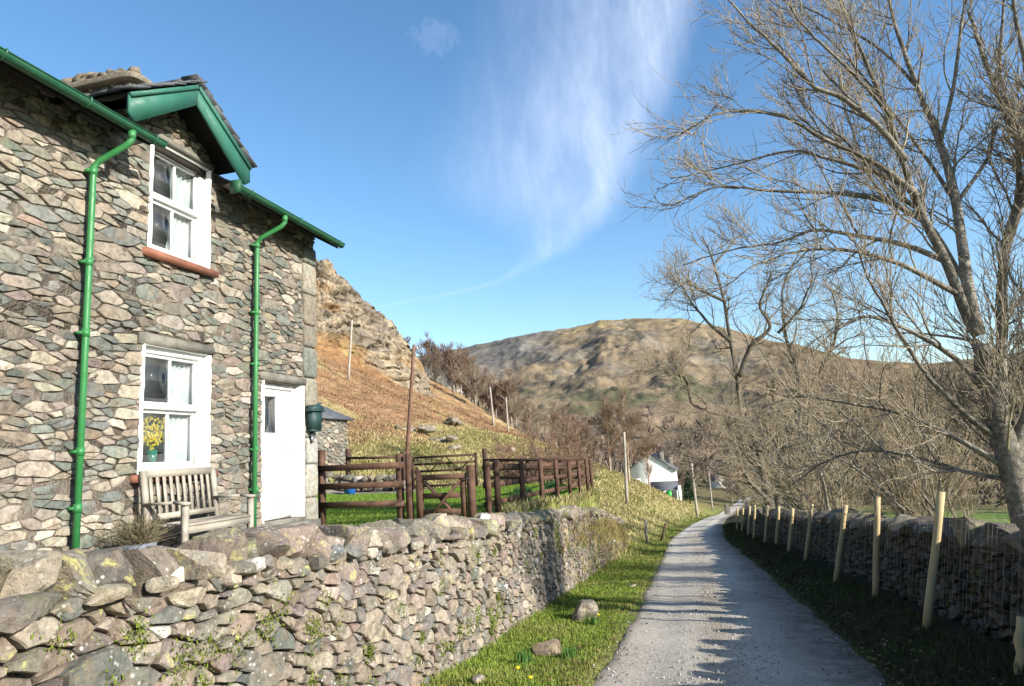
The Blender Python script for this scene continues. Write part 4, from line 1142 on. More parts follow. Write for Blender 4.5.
# ================================================================== TIMBER FENCES
def post(mb, x, y, z0, z1, w=.10, d=.10): mb.box((x, y, (z0+z1)/2), (w, d, z1-z0), jit=.004)
ff = thing('timber_fence', (-5.3, 10.4, .6), 'brown three rail timber fence between the cottage corner and the small gate', 'fence')
for (x, y, zt) in ((-6.07, 10.42, 1.88), (-4.66, 10.42, 1.74), (-4.49, 10.4, 1.73)):
    mb = MB(); post(mb, x, y, .4, zt, .09, .09); mb.build('post', M['fence_brown'], ff)
for z in (1.56, 1.26, .96):
    mb = MB(); mb.bar((-6.12, 10.34, z+.01), (-4.56, 10.33, z), .04, .10); mb.build('rail', M['fence_brown'], ff)
sg = thing('garden_gate', (-3.95, 10.4, .6), 'small brown timber garden gate with crossed braces, nearest the stone wall', 'gate')
mb = MB(); post(mb, -3.44, 10.4, .4, 1.50, .11, .10); mb.build('gate_post', M['fence_brown'], sg)
mb = MB(); mb.poly([(-4.36, 10.36, .62), (-4.25, 10.36, .62), (-4.25, 10.36, 1.36), (-4.36, 10.36, 1.52)], (0, .06, 0)); mb.build('stile', M['fence_brown'], sg)
mb = MB(); mb.box((-3.57, 10.39, .95), (.08, .06, .70)); mb.build('stile', M['fence_brown'], sg)
for zr, wr_ in ((1.34, .82), (1.05, .66), (.80, .66)): mb = MB(); mb.box((-3.93, 10.385, zr), (wr_, .045, .088)); mb.build('rail', M['fence_brown'], sg)
mb = MB(); mb.bar((-4.24, 10.345, .60), (-3.60, 10.345, 1.28), .028, .105, (0, 1, 0)); mb.build('brace', M['fence_brown'], sg)
mb = MB(); mb.bar((-4.24, 10.42, 1.28), (-3.60, 10.42, .62), .028, .105, (0, 1, 0)); mb.build('brace', M['fence_brown'], sg)
mb = MB(); mb.tube([(-3.62, 10.34, 1.30), (-3.46, 10.33, 1.30)], .01, 6); mb.build('latch', M['blackiron'], sg)
sf = thing('timber_fence', (-3.3, 16.5, .4), 'long brown three rail timber fence running away beside the lane wall', 'fence')
pys = [10.85, 11.38, 13.15, 14.9, 16.6, 18.4, 20.0, 21.5, 22.4]
for q, y in enumerate(pys):
    mb = MB(); zt = np.interp(y, [10.8, 15, 20, 22.4], [1.55, 1.46, 1.33, 1.33]); post(mb, -3.3, y, .1 if y > 12 else .3, zt+random.uniform(-.01, .02), .085, .085); mb.build('post', M['fence_brown'], sf)
for dz in (.10, .40, .70):
    for a, b in ((10.85, 14.9), (14.9, 18.4), (18.4, 22.4)):
        mb = MB(); z = lambda y: np.interp(y, [10.8, 15, 20, 22.4], [1.55, 1.46, 1.33, 1.33])-dz
        mb.bar((-3.372, a+.002, z(a)), (-3.372, b-.002, z(b)), .035, .09); mb.build('rail', M['fence_brown'], sf)
# rear fence
rf_ = thing('timber_fence', (-8, 22.4, .6), 'dark rear timber fence of posts and rails across the far end of the lawn', 'fence')
for (x, zt) in ((-12.0, 2.12), (-9.85, 1.90), (-6.88, 1.86), (-5.4, 1.40), (-4.3, 1.38)):
    mb = MB(); post(mb, x, 22.4, .4, zt, .14 if zt > 1.8 else .10, .12); mb.build('post', M['fence_dark'], rf_)
for z, zz in ((1.80, 1.72), (1.42, 1.38), (1.05, 1.02)):
    mb = MB(); mb.bar((-12., 22.33, z), (-9.85, 22.33, zz), .04, .09); mb.build('rail', M['fence_dark'], rf_)
for z in (1.40, 1.12, .82):
    mb = MB(); mb.bar((-6.86, 22.33, z+.06), (-3.36, 22.33, z-.06), .04, .10); mb.build('rail', M['fence_dark'], rf_)
fg = thing('field_gate', (-8.3, 22.4, .6), 'wide dark field gate with zigzag braces at the far end of the lawn', 'gate')
for x in (-9.50, -7.2):
    mb = MB(); mb.box((x, 22.4, 1.17), (.08, .06, 1.16)); mb.build('stile', M['fence_dark'], fg)
for z in (1.70, 1.46, 1.22, .98, .72):
    mb = MB(); mb.box((-8.35, 22.395, z-.02), (2.2, .04, .075)); mb.build('rail', M['fence_dark'], fg)
mb = MB()
for q in range(4):
    a = (-9.4+q*.55, 22.355, 1.68 if q % 2 == 0 else 1.2); b = (-9.4+(q+1)*.55, 22.355, 1.2 if q % 2 == 0 else 1.68); mb.bar(a, b, .028, .06, (0, 1, 0))
mb.build('brace', M['fence_dark'], fg)

# blue tubs, low garden wall
for q, (x, y, r, h, lab) in enumerate(((-11.15, 20.9, .21, .34, 'blue plastic tub on the gravel before the low garden wall'), (-9.75, 21.7, .16, .26, 'smaller blue container near the field gate'))):
    z = float(H(x, y)); mb = MB(); mb.tube([(x, y, z), (x, y, z+h*.95), (x, y, z+h)], [r*.8, r, r*1.06], 18); o = mb.build('tub', M['blue'], smooth=False); tag(o, lab, 'tub', 'blue tubs in the garden'); rebase(o, (x, y, z))
mb = MB(); rg = np.random.default_rng(66); x = -13.6; q = 0
while x < -9.9:
    w = rg.uniform(.2, .45)
    for lay in range(3):
        V, F = rock((x+w/2+rg.uniform(-.1, .1), 21.95+rg.uniform(-.06, .06), float(H(x, 21.9))+.10+lay*.17), (w*1.15, .4, .24), 2000+q, 2, lean=rg.normal(0, .1)); mb.add(V, F, np.append(pick(PAL_WALL, rg), .2)); q += 1
    x += w
o = mb.build('garden_wall', M['stone_wall'], smooth='auto'); tag(o, 'low rough stone wall edging the gravel at the back of the lawn', 'stone wall')
# daffodil leaves inside the side fence
for q in range(6):
    y = 14.5+q*1.25; x = -3.75-.25*(q % 3); n = 150; P = np.column_stack([x+RNG.normal(0, .09, n), y+RNG.normal(0, .11, n), np.zeros(n)]); P[:, 2] = H(P[:, 0], P[:, 1]); mb = MB()
    blades(mb, P, RNG.uniform(.15, .34, n), np.full(n, .022), RNG.uniform(.05, .5, n), cols([(.035, .10, .035), (.05, .12, .04), (.06, .13, .05)], n)); o = mb.build('leaf_clump', M['blade']); tag(o, 'dark green clump of daffodil leaves inside the long side fence', 'plant', 'daffodil clumps inside the fence'); rebase(o, (x, y, float(H(x, y))))

# ---- stone shed behind the garden
shx0, shx1, shy0, shy1, shz0, shz1 = -19.2, -15.75, 26, 29.4, .6, 3.72
sh = thing('stone_shed', ((shx0+shx1)/2, (shy0+shy1)/2, 1.2), 'small stone outbuilding with a grey slate roof behind the cottage corner', 'outbuilding')
mb = MB(); cc = rubble_cells(shx0, shx1, shz0, shz1, .10, .22, 2., [], 130)
add_stones(mb, cc, lambda u, v, h: np.column_stack([u, shy0-h, v]), PAL_HOUSE, 131, gap=.016, edge=.13, relief=.035)
cc = rubble_cells(shy0, shy1, shz0, shz1, .12, .24, 2., [], 132)
add_stones(mb, cc, lambda u, v, h: np.column_stack([shx1+h, u, v]), PAL_HOUSE, 133, gap=.016, edge=.13, relief=.035)
w_ = mb.build('wall', M['stone_house'], sh, smooth='auto')
mb = MB(); mb.box(((shx0+shx1)/2, (shy0+shy1)/2, (shz0+shz1)/2), (shx1-shx0-.03, shy1-shy0-.03, shz1-shz0-.02)); mb.build('mortar', M['mortar'], w_)
mb = MB(); o_ = .22; ax, ay = (shx0+shx1)/2-.5, (shy0+shy1)/2; az = shz1+1.15
cor = [(shx0-o_, shy0-o_, shz1-.04), (shx1+o_, shy0-o_, shz1-.04), (shx1+o_, shy1+o_, shz1-.04), (shx0-o_, shy1+o_, shz1-.04)]
rv = [(ax-.5, ay, az), (ax+.5, ay, az)]
V = np.array(cor+rv+[(c[0], c[1], c[2]-.07) for c in cor]); mb.add(V, [np.array([[1, 2, 5], [3, 0, 4]]), np.array([[0, 1, 5, 4], [2, 3, 4, 5], [6, 7, 1, 0], [7, 8, 2, 1], [8, 9, 3, 2], [9, 6, 0, 3], [9, 8, 7, 6]])])
rr = mb.build('roof', M['slate'], sh)
mb = MB(); slates(mb, (shx0-o_, shy0-o_-.02, shz1-.03), (shx1-shx0+2*o_, 0, 0), (0, .9, .52), 9, 3, 135)
mb.build('slates', M['slate'], rr)

# ================================================================== POLES AND WIRES
def pole(base, top, r, mat, lab, arm=True):
    base = np.array(base, float); top = np.array(top, float); base[2] = float(H(base[0], base[1]))-.1
    t = thing('telegraph_pole', tuple(base), lab, 'pole', 'telegraph poles')
    mb = MB(); P = np.array([base+(top-base)*k for k in np.linspace(0, 1, 6)]); mb.tube(P, np.linspace(r*1.15, r*.8, 6), 10); mb.build('post', mat, t, smooth=True)
    if arm:
        mb = MB(); mb.bar(top+[-.28, 0, -.3], top+[.28, 0, -.3], .07, .08); mb.build('cross_arm', mat, t)
        for s in (-.22, .22):
            mb = MB(); mb.tube([top+[s, 0, -.26], top+[s, 0, -.14]], [.03, .035], 8); mb.build('insulator', M['white_wall'], t)
    return top
t1 = pole((-16.57, 38, 1.6), (-15.83, 38, 8.46), .115, M['pole_brown'], 'leaning brown pole rising behind the field gate')
t2 = pole((-40.0, 75, 11.5), (-39.35, 75, 18.97), .15, M['pole_grey'], 'pale pole high on the bracken slope below the crag', False)
t3 = pole((-5.95, 60, -2.2), (-5.72, 60, 2.95), .13, M['pole_grey'], 'sunlit pale pole on the bank above the lane, left of the white house', False)
t4 = pole((-31.96, 110, 5.6), (-32.3, 110, 12.9), .17, M['pole_grey'], 'left of the two pale poles standing among the reddish birches', False)
t5 = pole((-29.54, 110, 5.5), (-29.6, 110, 11.0), .14, M['pole_grey'], 'right of the two pale poles standing among the reddish birches', False)
t6 = pole((-.36, 90, -6), (-.5, 90, -.2), .17, M['pole_grey'], 'grey pole beside the lane right of the white house', False)
t7 = pole((2.2, 130, -10), (2.2, 130, -3.5), .14, M['pole_grey'], 'thin distant pole beyond the lane bend, farthest right', False)
def wire(a, b, sag, lab, r=.010):
    k = 24; s = np.linspace(0, 1, k); P = np.array(a)+(np.array(b)-np.array(a))*s[:, None]; P[:, 2] -= sag*4*s*(1-s)
    mb = MB(); mb.tube(P, r, 4); o = mb.build('overhead_wire', M['blackiron']); tag(o, lab, 'wire', 'overhead wires')
wire(t1+[-.22, 0, -.15], t5+[-.05, 0, -.1], 1.2, 'upper overhead wire from the leaning brown pole towards the birch wood', .014)
wire(t1+[.22, 0, -.45], t5+[.05, 0, -.8], 1.4, 'lower overhead wire from the leaning brown pole towards the birch wood', .014)
wire(t1+[-.22, 0, -.4], (-13.5, 10.0, 6.0), .5, 'overhead wire from the leaning brown pole to the cottage', .008)

# ================================================================== TREES
def smooth_line(P, k):
    P = np.asarray(P, float); n = len(P); t = np.linspace(0, n-1, k); i = np.clip(np.floor(t).astype(int), 0, n-2); f = (t-i)[:, None]
    g = lambda q: P[np.clip(q, 0, n-1)]
    p0, p1, p2, p3 = g(i-1), g(i), g(i+1), g(i+2)
    return .5*((2*p1)+(-p0+p2)*f+(2*p0-5*p1+4*p2-p3)*f**2+(-p0+3*p1-3*p2+p3)*f**3)
def sprout(P, R, n, k, lfun, ang, trop, wander, rr, t0=.15, rmin=.003, tdist=1.0, droop=0, side=None, rmax=9.):
    """grow n children from the polylines P (N,m,3) with radii R (N,m)"""
    Nn, m, _ = P.shape
    seg = np.linalg.norm(np.diff(P, axis=1), axis=2).sum(1); pr = seg/seg.sum()
    idx = RNG.choice(Nn, n, p=pr); t = t0+(1-t0)*RNG.random(n)**tdist; t = np.minimum(t, .985)
    f = t*(m-1); i = np.minimum(f.astype(int), m-2); w = (f-i)[:, None]
    p = P[idx, i]*(1-w)+P[idx, i+1]*w; T = P[idx, i+1]-P[idx, i]; T /= np.linalg.norm(T, axis=1)[:, None]+1e-9
    r0 = (R[idx, i]*(1-w[:, 0])+R[idx, i+1]*w[:, 0])
    q = RNG.normal(size=(n, 3)); 
    if side is not None: q = q*np.asarray(side)
    q -= T*(q*T).sum(1)[:, None]; q /= np.linalg.norm(q, axis=1)[:, None]+1e-9
    a = np.radians(RNG.normal(ang, ang*.25, n))[:, None]
    D = np.cos(a)*T+np.sin(a)*q
    L = lfun(seg[idx], t, n)
    r = np.maximum(np.minimum(np.minimum(r0*rr, rmax)*RNG.uniform(.6, 1.1, n), r0*.85), rmin)
    pts = [p]; st = (L/(k-1))[:, None]
    for s in range(k-1):
        D = D+RNG.normal(0, wander, (n, 3))+np.array([0, 0, trop]); D[:, 2] -= droop*(s/(k-1))
        D /= np.linalg.norm(D, axis=1)[:, None]; p = p+D*st; pts.append(p)
    C = np.stack(pts, 1); RR = r[:, None]*np.linspace(1, .35, k)[None]
    return C, np.maximum(RR, rmin*.8)

def barkcol(n, base, var=.15):
    c = np.array(base)[None]*RNG.uniform(1-var, 1+var, (n, 1))
    k = (RNG.random((n, 1)) < .16)*RNG.uniform(.3, 1, (n, 1))        # some boughs are crusted with pale lichen
    return c*(1-k)+np.array([[.27, .25, .15]])*k*(.6+.4*sum(base)/.45)
def tree_from_limbs(root, limbs, n2, n3, n4, L2, L3, L4, cb, ct, trop=(.06, .08, .10), rmin=.004, name_trunk='trunk', sides=(8, 5, 3), seglen=None, droop=0, wander=(.10, .12, .13), ang=(36, 34, 34), r2=.02, r3=.009, lw_=.012, t0=.18):
    mt = MB(); mc = MB()
    K = 26; LP = []; LR = []
    for pts, r0, r1 in limbs:
        P = smooth_line(pts, K); P = P+np.cumsum(RNG.normal(0, lw_, (K, 3)), 0)*np.linspace(0, 1, K)[:, None]
        LP.append(P); LR.append(np.linspace(r0**.7, r1**.7, K)**(1/.7))
    LP = np.array(LP); LR = np.array(LR)
    for P, R in zip(LP, LR):
        Rv = R*(1+.08*vnoise(np.arange(K)*.9, np.full(K, R[0]*99), seed=3))
        mt.tube(P, Rv, sides[0] if R[0] > .05 else 6, col=np.append(np.array(cb)*RNG.uniform(.85, 1.15), 0))
    B2 = sprout(LP, LR, n2, 11, lambda s, t, n: np.minimum(L2*RNG.uniform(.45, 1.2, n)*(1.15-.95*t), s*.8), ang[0], trop[0], wander[0], .55, t0, rmin*1.4, droop=droop, rmax=r2)
    mt.tubes(B2[0], B2[1], sides[1], np.repeat(barkcol(n2, cb), 11*sides[1], 0))
    B3 = sprout(np.concatenate([B2[0]]), B2[1], n3, 8, lambda s, t, n: L3*RNG.uniform(.4, 1.25, n)*(1.1-.4*t), ang[1], trop[1], wander[1], .6, .12, rmin*1.1, droop=droop, rmax=r3)
    mc.tubes(B3[0], B3[1], sides[2]+1 if n3 < 4000 else sides[2], np.repeat(barkcol(n3, ct), 8*(sides[2]+1 if n3 < 4000 else sides[2]), 0))
    B4 = sprout(B3[0], B3[1], n4, 5, lambda s, t, n: L4*RNG.uniform(.35, 1.3, n), ang[2], trop[2], wander[2], .7, .1, rmin*.8)
    mc.tubes(B4[0], B4[1], 3, np.repeat(barkcol(n4, ct, .22), 15, 0))
    mt.build(name_trunk, M['bark'], root, smooth=True); mc.build('crown', M['twig'], root)

# camera frame, used only to read limb directions off a traced sketch
CF, CPIT, CROL, CYAW = 680., math.radians(9.2), math.radians(-3.15), math.radians(14.3)
EYE = np.array([0, 0, 1.65])
_cy, _sy = math.cos(CYAW), math.sin(CYAW)
_fw = np.array([-_sy, _cy, 0]); _r = np.array([_cy, _sy, 0]); _u = np.array([0, 0, 1.])
CFW = _fw*math.cos(CPIT)+_u*math.sin(CPIT); _U = -_fw*math.sin(CPIT)+_u*math.cos(CPIT)
CR = _r*math.cos(CROL)+_U*math.sin(CROL); CU = _U*math.cos(CROL)-_r*math.sin(CROL)
def at(px, py, Y):
    d = CFW+CR*(px-512)/CF+CU*(343-py)/CF
    return EYE+d*(Y/d[1])
def traced(pts, y0, y1):
    n = len(pts); return [at(p[0], p[1], y0+(y1-y0)*(i/(n-1))) for i, p in enumerate(pts)]

BK = (.205, .182, .148); TW = (.315, .258, .19)
bt = thing('bare_tree', (3.98, 10.0, -1.0), 'tallest bare tree on the right, many long boughs sweeping left over the lane', 'tree')
base = np.array([3.98, 10.0, -1.2])
tk = [base, at(1012, 470, 10), at(1003, 440, 10), at(991, 405, 10), at(984, 370, 10), at(979, 335, 10)]
limbs = [(tk, .165, .11),
 ([tk[-1]]+traced([(968, 285), (957, 205), (941, 140), (921, 92), (897, 30), (880, -40), (868, -110)], 10, 10.8), .088, .012),
 (traced([(941, 140), (955, 80), (962, 20), (972, -60), (975, -120)], 10.2, 9.6), 0.0310, .009),
 ([tk[-1]]+traced([(968, 318), (947, 262), (921, 207), (906, 158), (893, 118), (872, 66), (850, 15), (830, -40)], 10, 9.0), .078, .012),
 ([tk[2]]+traced([(1002, 390), (1001, 340), (1006, 250), (1020, 195), (1016, 130), (1000, 80), (1003, 0), (1000, -60)], 10.1, 10.9), .085, .012),
 ([tk[1]]+traced([(1022, 430), (1045, 350), (1060, 260), (1075, 150), (1080, 40)], 10, 10.4), .10, .015),
 (traced([(1006, 250), (1030, 180), (1050, 120), (1045, 40), (1055, -30)], 10.4, 10.), 0.0496, .015),
 (traced([(906, 160), (880, 128), (845, 100), (810, 85), (775, 48), (745, 18), (712, -14)], 9.4, 8.2), 0.0465, .009),
 (traced([(917, 196), (880, 165), (830, 140), (790, 117), (750, 108), (715, 112), (682, 132)], 9.6, 8.4), 0.0434, .008),
 (traced([(915, 190), (875, 172), (835, 160), (795, 150), (750, 158), (705, 170), (668, 178)], 9.6, 10.6), 0.0372, .007),
 (traced([(930, 225), (890, 202), (835, 191), (770, 188), (715, 186), (670, 202)], 9.8, 9.2), 0.0434, .007),
 (traced([(948, 262), (905, 245), (860, 236), (815, 231), (775, 245), (730, 252), (680, 268)], 9.9, 11.), 0.0465, .008),
 (traced([(968, 300), (935, 282), (895, 263), (850, 252), (800, 255), (760, 270), (735, 288)], 10, 8.6), 0.0434, .007),
 (traced([(984, 390), (960, 362), (930, 342), (895, 325), (862, 318), (830, 335), (805, 365)], 10, 9.2), 0.0434, .008),
 (traced([(1000, 440), (968, 415), (938, 385), (912, 350), (890, 310), (872, 275), (862, 240)], 10, 9.0), 0.0403, .010),
 (traced([(1008, 470), (960, 440), (905, 415), (850, 405), (805, 400), (765, 412)], 10, 9.4), 0.0403, .008),
 (traced([(1010, 480), (962, 472), (915, 458), (870, 452), (828, 462), (795, 485)], 10, 10.8), 0.0341, .008),
 (traced([(955, 205), (985, 160), (1000, 110), (1030, 60)], 10.2, 11), 0.0310, .01),
 (traced([(966, 285), (930, 225), (880, 190), (850, 120), (835, 60)], 10.3, 11.6), 0.0341, .01),
 (traced([(957, 205), (920, 150), (860, 75), (820, 30), (780, -30)], 10.4, 11.8), 0.0310, .008),
 (traced([(921, 92), (880, 50), (835, 25), (790, 5), (755, -15)], 10.4, 11.4), 0.0248, .007),
 (traced([(893, 118), (850, 70), (800, 20), (770, -20)], 9.2, 8.4), 0.0279, .008)]
tree_from_limbs(bt, limbs, 330, 2500, 7000, 1.5, .66, .34, BK, TW, trop=(.05, .07, .09), rmin=.0046)

gt_ = thing('bare_tree', (3.3, 36, -3.2), 'gnarled pale bare tree with a twisted double stem where the lane bends', 'tree')
g0 = np.array([3.25, 36, -3.6])
limbs = [([g0]+traced([(770, 508), (763, 470), (757, 440), (741, 415), (739, 377), (731, 342), (726, 302), (716, 262), (705, 235)], 36, 37), .27, .03),
 ([g0+[.2, .3, 0]]+traced([(778, 501), (780, 447), (797, 412), (791, 367), (778, 333), (775, 290), (790, 250)], 36.5, 38), .22, .03),
 (traced([(745, 420), (716, 414), (692, 404), (685, 380), (672, 374), (655, 370)], 36, 33), .10, .018),
 (traced([(739, 377), (752, 345), (770, 325), (758, 300), (770, 270)], 36, 35), .15, .03),
 (traced([(726, 302), (700, 290), (685, 282), (665, 300)], 36.5, 35), .10, .02),
 (traced([(731, 342), (705, 318), (690, 290), (682, 262)], 36.5, 38), .10, .02),
 (traced([(797, 412), (820, 370), (835, 330), (830, 290)], 37, 38), .16, .03),
 (traced([(757, 440), (722, 452), (700, 470), (672, 462)], 36, 34), .10, .02),
 (traced([(763, 470), (735, 440), (712, 432), (690, 440)], 36, 35), .09, .02),
 (traced([(780, 447), (810, 440), (835, 425), (850, 400)], 36.5, 36), .12, .02),
 (traced([(768, 500), (750, 480), (738, 455), (725, 425)], 35.6, 34), .14, .03),
 (traced([(716, 262), (735, 240), (745, 225)], 37, 38), .06, .02), (traced([(778, 333), (800, 310), (815, 280), (812, 255)], 37.5, 36), .09, .02)]
tree_from_limbs(gt_, limbs, 230, 1700, 4200, 2.8, 1.4, .75, (.13, .11, .082), (.27, .215, .15), trop=(.05, .06, .07), rmin=.010, wander=(.2, .2, .18), r2=.05, r3=.022, lw_=.05)

def bushy(root, loc, height, spread, nst, seed, n2, n3, n4, cb=BK, ct=TW, rmin=.006, r0=.07, up=1.0, t0=.12, bias=(0, 0)):
    rg = np.random.default_rng(seed); limbs = []
    loc = np.array(loc, float)
    for q in range(nst):
        a = rg.uniform(0, 2*pi); sp = spread*rg.uniform(.35, 1.); h = height*rg.uniform(.6, 1.05)
        P = [loc+[rg.uniform(-.15, .15), rg.uniform(-.15, .15), -.2]]
        for k in (.25, .5, .75, 1.):
            rad = sp*(k**(.8 if up < 1 else 1.3)); P.append(loc+[(math.cos(a)+bias[0])*rad+rg.normal(0, .08*height*k), (math.sin(a)+bias[1])*rad+rg.normal(0, .08*height*k), h*k])
        limbs.append((P, r0*rg.uniform(.6, 1.2), rmin*1.6))
    tree_from_limbs(root, limbs, n2, n3, n4, height*.33, height*.16, height*.08, cb, ct, rmin=rmin, wander=(.16, .17, .16), r2=r0*.4, r3=max(.009, rmin*1.4), lw_=.03, t0=t0)
bush_spots = [(4.4, 14.4, 5.2, 2.6, 9, 'multi stemmed bare alder behind the wall near the third stake'), (4.9, 18.5, 6.0, 3.0, 8, 'bare hedge tree behind the wall between the third and fourth stakes'), (4.1, 23.5, 5.4, 2.8, 9, 'bare thicket tree behind the wall beside the fifth stake'), (4.4, 29, 6.2, 3.2, 8, 'tangled bare tree just right of the gnarled double stem'), (6.2, 11.6, 3.3, 2.4, 7, 'low twiggy thicket under the tallest tree at the right edge'), (8.0, 17, 7.0, 3.2, 7, 'bare tree in the field behind the tallest tree, right edge'), (6.5, 45, 8.5, 4.0, 8, 'bare tree beyond the gnarled tree, mostly hidden by its twigs'), (5.0, 54, 7.0, 3.6, 8, 'distant bare tree on the right of the lane bend')]
for q, (x, y, h, s, ns, lab) in enumerate(bush_spots):
    z = float(H(x, y)); t = thing('bare_tree', (x, y, z), lab, 'tree', 'bare trees along the right hand wall')
    near = y < 20
    bushy(t, (x, y, z), h, s, ns, 40+q, 85, 430 if near else 420, 1150 if near else 1100, ct=(.33, .26, .17), rmin=.0046 if near else .008, r0=.05, t0=.14, bias=(-.55, -.15))
e2 = thing('bare_tree', (5.7, 10.2, -1.3), 'upright bare tree at the right edge whose twigs reach in beside the tallest tree', 'tree')
ez = -1.4; lim = [([(5.7, 10.2, ez), (5.6, 10.2, 1.5), (5.4, 10.3, 4), (5.3, 10.3, 6.5), (5.1, 10.3, 9.5)], .2, .03), ([(5.6, 10.2, 1.5), (5.1, 10.0, 3.2), (4.7, 9.9, 5), (4.6, 9.8, 7.5)], .12, .02), ([(5.5, 10.2, 2.5), (5.9, 10.6, 4), (6.2, 10.9, 7)], .1, .02), ([(5.4, 10.3, 4), (4.9, 10.8, 5.6), (4.6, 11, 8)], .08, .02), ([(5.6, 10.2, 1.2), (4.9, 10.9, 2.1), (4.2, 11.3, 2.9), (3.4, 11.6, 3.2)], .06, .01)]
tree_from_limbs(e2, lim, 110, 800, 2200, 1.3, .65, .32, BK, TW, rmin=.0055)

# foreground garden shrub behind the rear fence
sz = float(H(-6.4, 30)); sb = thing('bare_shrub', (-6.4, 30, sz), 'rounded brown leafless shrub behind the end of the long side fence', 'shrub')
bushy(sb, (-6.4, 30, sz), 4.3-0*sz+.2, 2.5, 16, 71, 150, 1300, 3600, cb=(.17, .12, .085), ct=(.235, .15, .10), rmin=.0085, r0=.05, up=.5)
sz = float(H(-8.3, 33)); sb2 = thing('bare_shrub', (-8.3, 33, sz), 'reddish leafless shrub left of the rounded brown shrub', 'shrub')
bushy(sb2, (-8.3, 33, sz), 3.3, 2.0, 12, 72, 110, 900, 2400, cb=(.17, .11, .08), ct=(.26, .14, .09), rmin=.009, r0=.04, up=.5)
sz = float(H(-7.0, 39)); sb3 = thing('bare_shrub', (-7.0, 39, sz), 'greyish leafless shrub standing just behind the rounded brown shrub', 'shrub')
bushy(sb3, (-7.0, 39, sz), 4.4, 2.0, 12, 73, 100, 900, 2400, cb=(.17, .13, .10), ct=(.23, .17, .12), rmin=.009, r0=.04, up=.6)

# far wood: prototypes, copied with their parts
def proto_birch(seed, height, spread, ct, cb, n=(60, 520, 1500), rmin=.03):
    t = thing('birch_tree', (0, 0, 0), 'x', 'tree')
    rg = np.random.default_rng(seed)
    limbs = [([(0, 0, -.8), (.1, 0, height*.3), (-.1, .1, height*.65), (.1, 0, height)], .16*height/10, rmin*1.2)]
    for q in range(9):
        a = rg.uniform(0, 2*pi); h0 = height*rg.uniform(.18, .7); L = spread*rg.uniform(.6, 1.1)*(1.2-h0/height*.8)
        limbs.append(([(0, 0, h0), (math.cos(a)*L*.5, math.sin(a)*L*.5, h0+L*.7), (math.cos(a)*L, math.sin(a)*L, h0+L*1.15)], .07*height/10, rmin))
    tree_from_limbs(t, limbs, n[0], n[1], n[2], height*.26, height*.13, height*.065, cb, ct, rmin=rmin, sides=(6, 4, 3), r2=.06, r3=.03)
    return t
RED = (.19, .12, .088); RED2 = (.16, .105, .08); TAN = (.20, .155, .115)
pr = [proto_birch(1, 12, 3.2, RED, (.34, .29, .25)), proto_birch(2, 10, 3.4, RED2, (.26, .21, .17)), proto_birch(3, 11, 3.6, TAN, (.28, .24, .19))]
def place(proto, x, y, s, rz, label, group, first, zoff=0):
    o = proto if first else dup(proto)
    o.location = (x, y, float(H(x, y))+zoff); o.rotation_euler = (0, 0, rz); o.scale = (s, s, s)
    tag(o, label, 'tree', group); return o
used = [False]*3
LAB = ['reddish twigged birch with pale stem in the wood beyond the bracken hillside', 'dark reddish birch in the wood beyond the bracken hillside', 'tan twigged birch in the wood beyond the bracken hillside']
rg = np.random.default_rng(17); spots = []
for q in range(34):
    # a belt running down the far side of the spur
    f = rg.random(); x = -64+f*46+rg.normal(0, 2.5); y = 158-f*18+rg.uniform(-12, 22); spots.append((x, y, rg.uniform(.72, 1.15)*(1.06-.22*f), (0, 0, 1, 1, 2)[q % 5]))
for (x, y, s, k) in spots:
    place(pr[k], x, y, s, rg.uniform(0, 6), LAB[k], ['reddish birches in the far wood', 'dark birches in the far wood', 'tan birches in the far wood'][k], not used[k]); used[k] = True
lp = proto_birch(4, 12.5, 2.4, (.22, .145, .10), (.36, .27, .2), n=(60, 560, 1500), rmin=.021)
for q, (x, y, s, lab) in enumerate(((-9.0, 96, 1., 'tall ginger birch standing left of the white house'), (-11.8, 99, .85, 'shorter ginger birch on the left of the pair before the white house'), (-6.6, 101, .72, 'slim ginger birch in front of the white gable'))):
    place(lp, x, y, s, q*2., lab, 'ginger birches by the white house', q == 0)
tp = proto_birch(5, 9, 3.4, (.24, .18, .13), (.26, .22, .18), rmin=.03)
rg = np.random.default_rng(19)
vt = [(rg.uniform(9, 75), rg.uniform(70, 175)) for _ in range(26)]+[(rg.uniform(-12, 10), rg.uniform(135, 190)) for _ in range(14)]
nfirst = True
for q, (x, y) in enumerate(vt):
    if y < 100 and x < 32 and x/y < .42 and x/y > .16 and y > 62: y += 45
    place(tp, x, y, rg.uniform(.55, 1.15), rg.uniform(0, 6), 'brown bare tree on the valley floor beyond the right hand field', 'bare trees on the valley floor', nfirst); nfirst = False
# trees on top of the crag
cp = proto_birch(6, 6, 2.2, (.13, .11, .09), (.13, .11, .09), n=(40, 300, 700), rmin=.035)
CRT = [(-56.5, 131.5, 21.0, 1.), (-53.6, 133, 18.8, .8), (-51.2, 134.5, 16.4, .75)]
for q, (x, y, z, s) in enumerate(CRT):
    o = cp if q == 0 else dup(cp); o.location = (x, y, z); o.scale = (s, s, s); o.rotation_euler = (0, 0, q*1.7)
    tag(o, ['largest dark bare tree on the skyline behind the crag', 'middle dark bare tree on the skyline behind the crag', 'lowest dark bare tree on the skyline behind the crag'][q], 'tree', 'trees on the crag skyline')
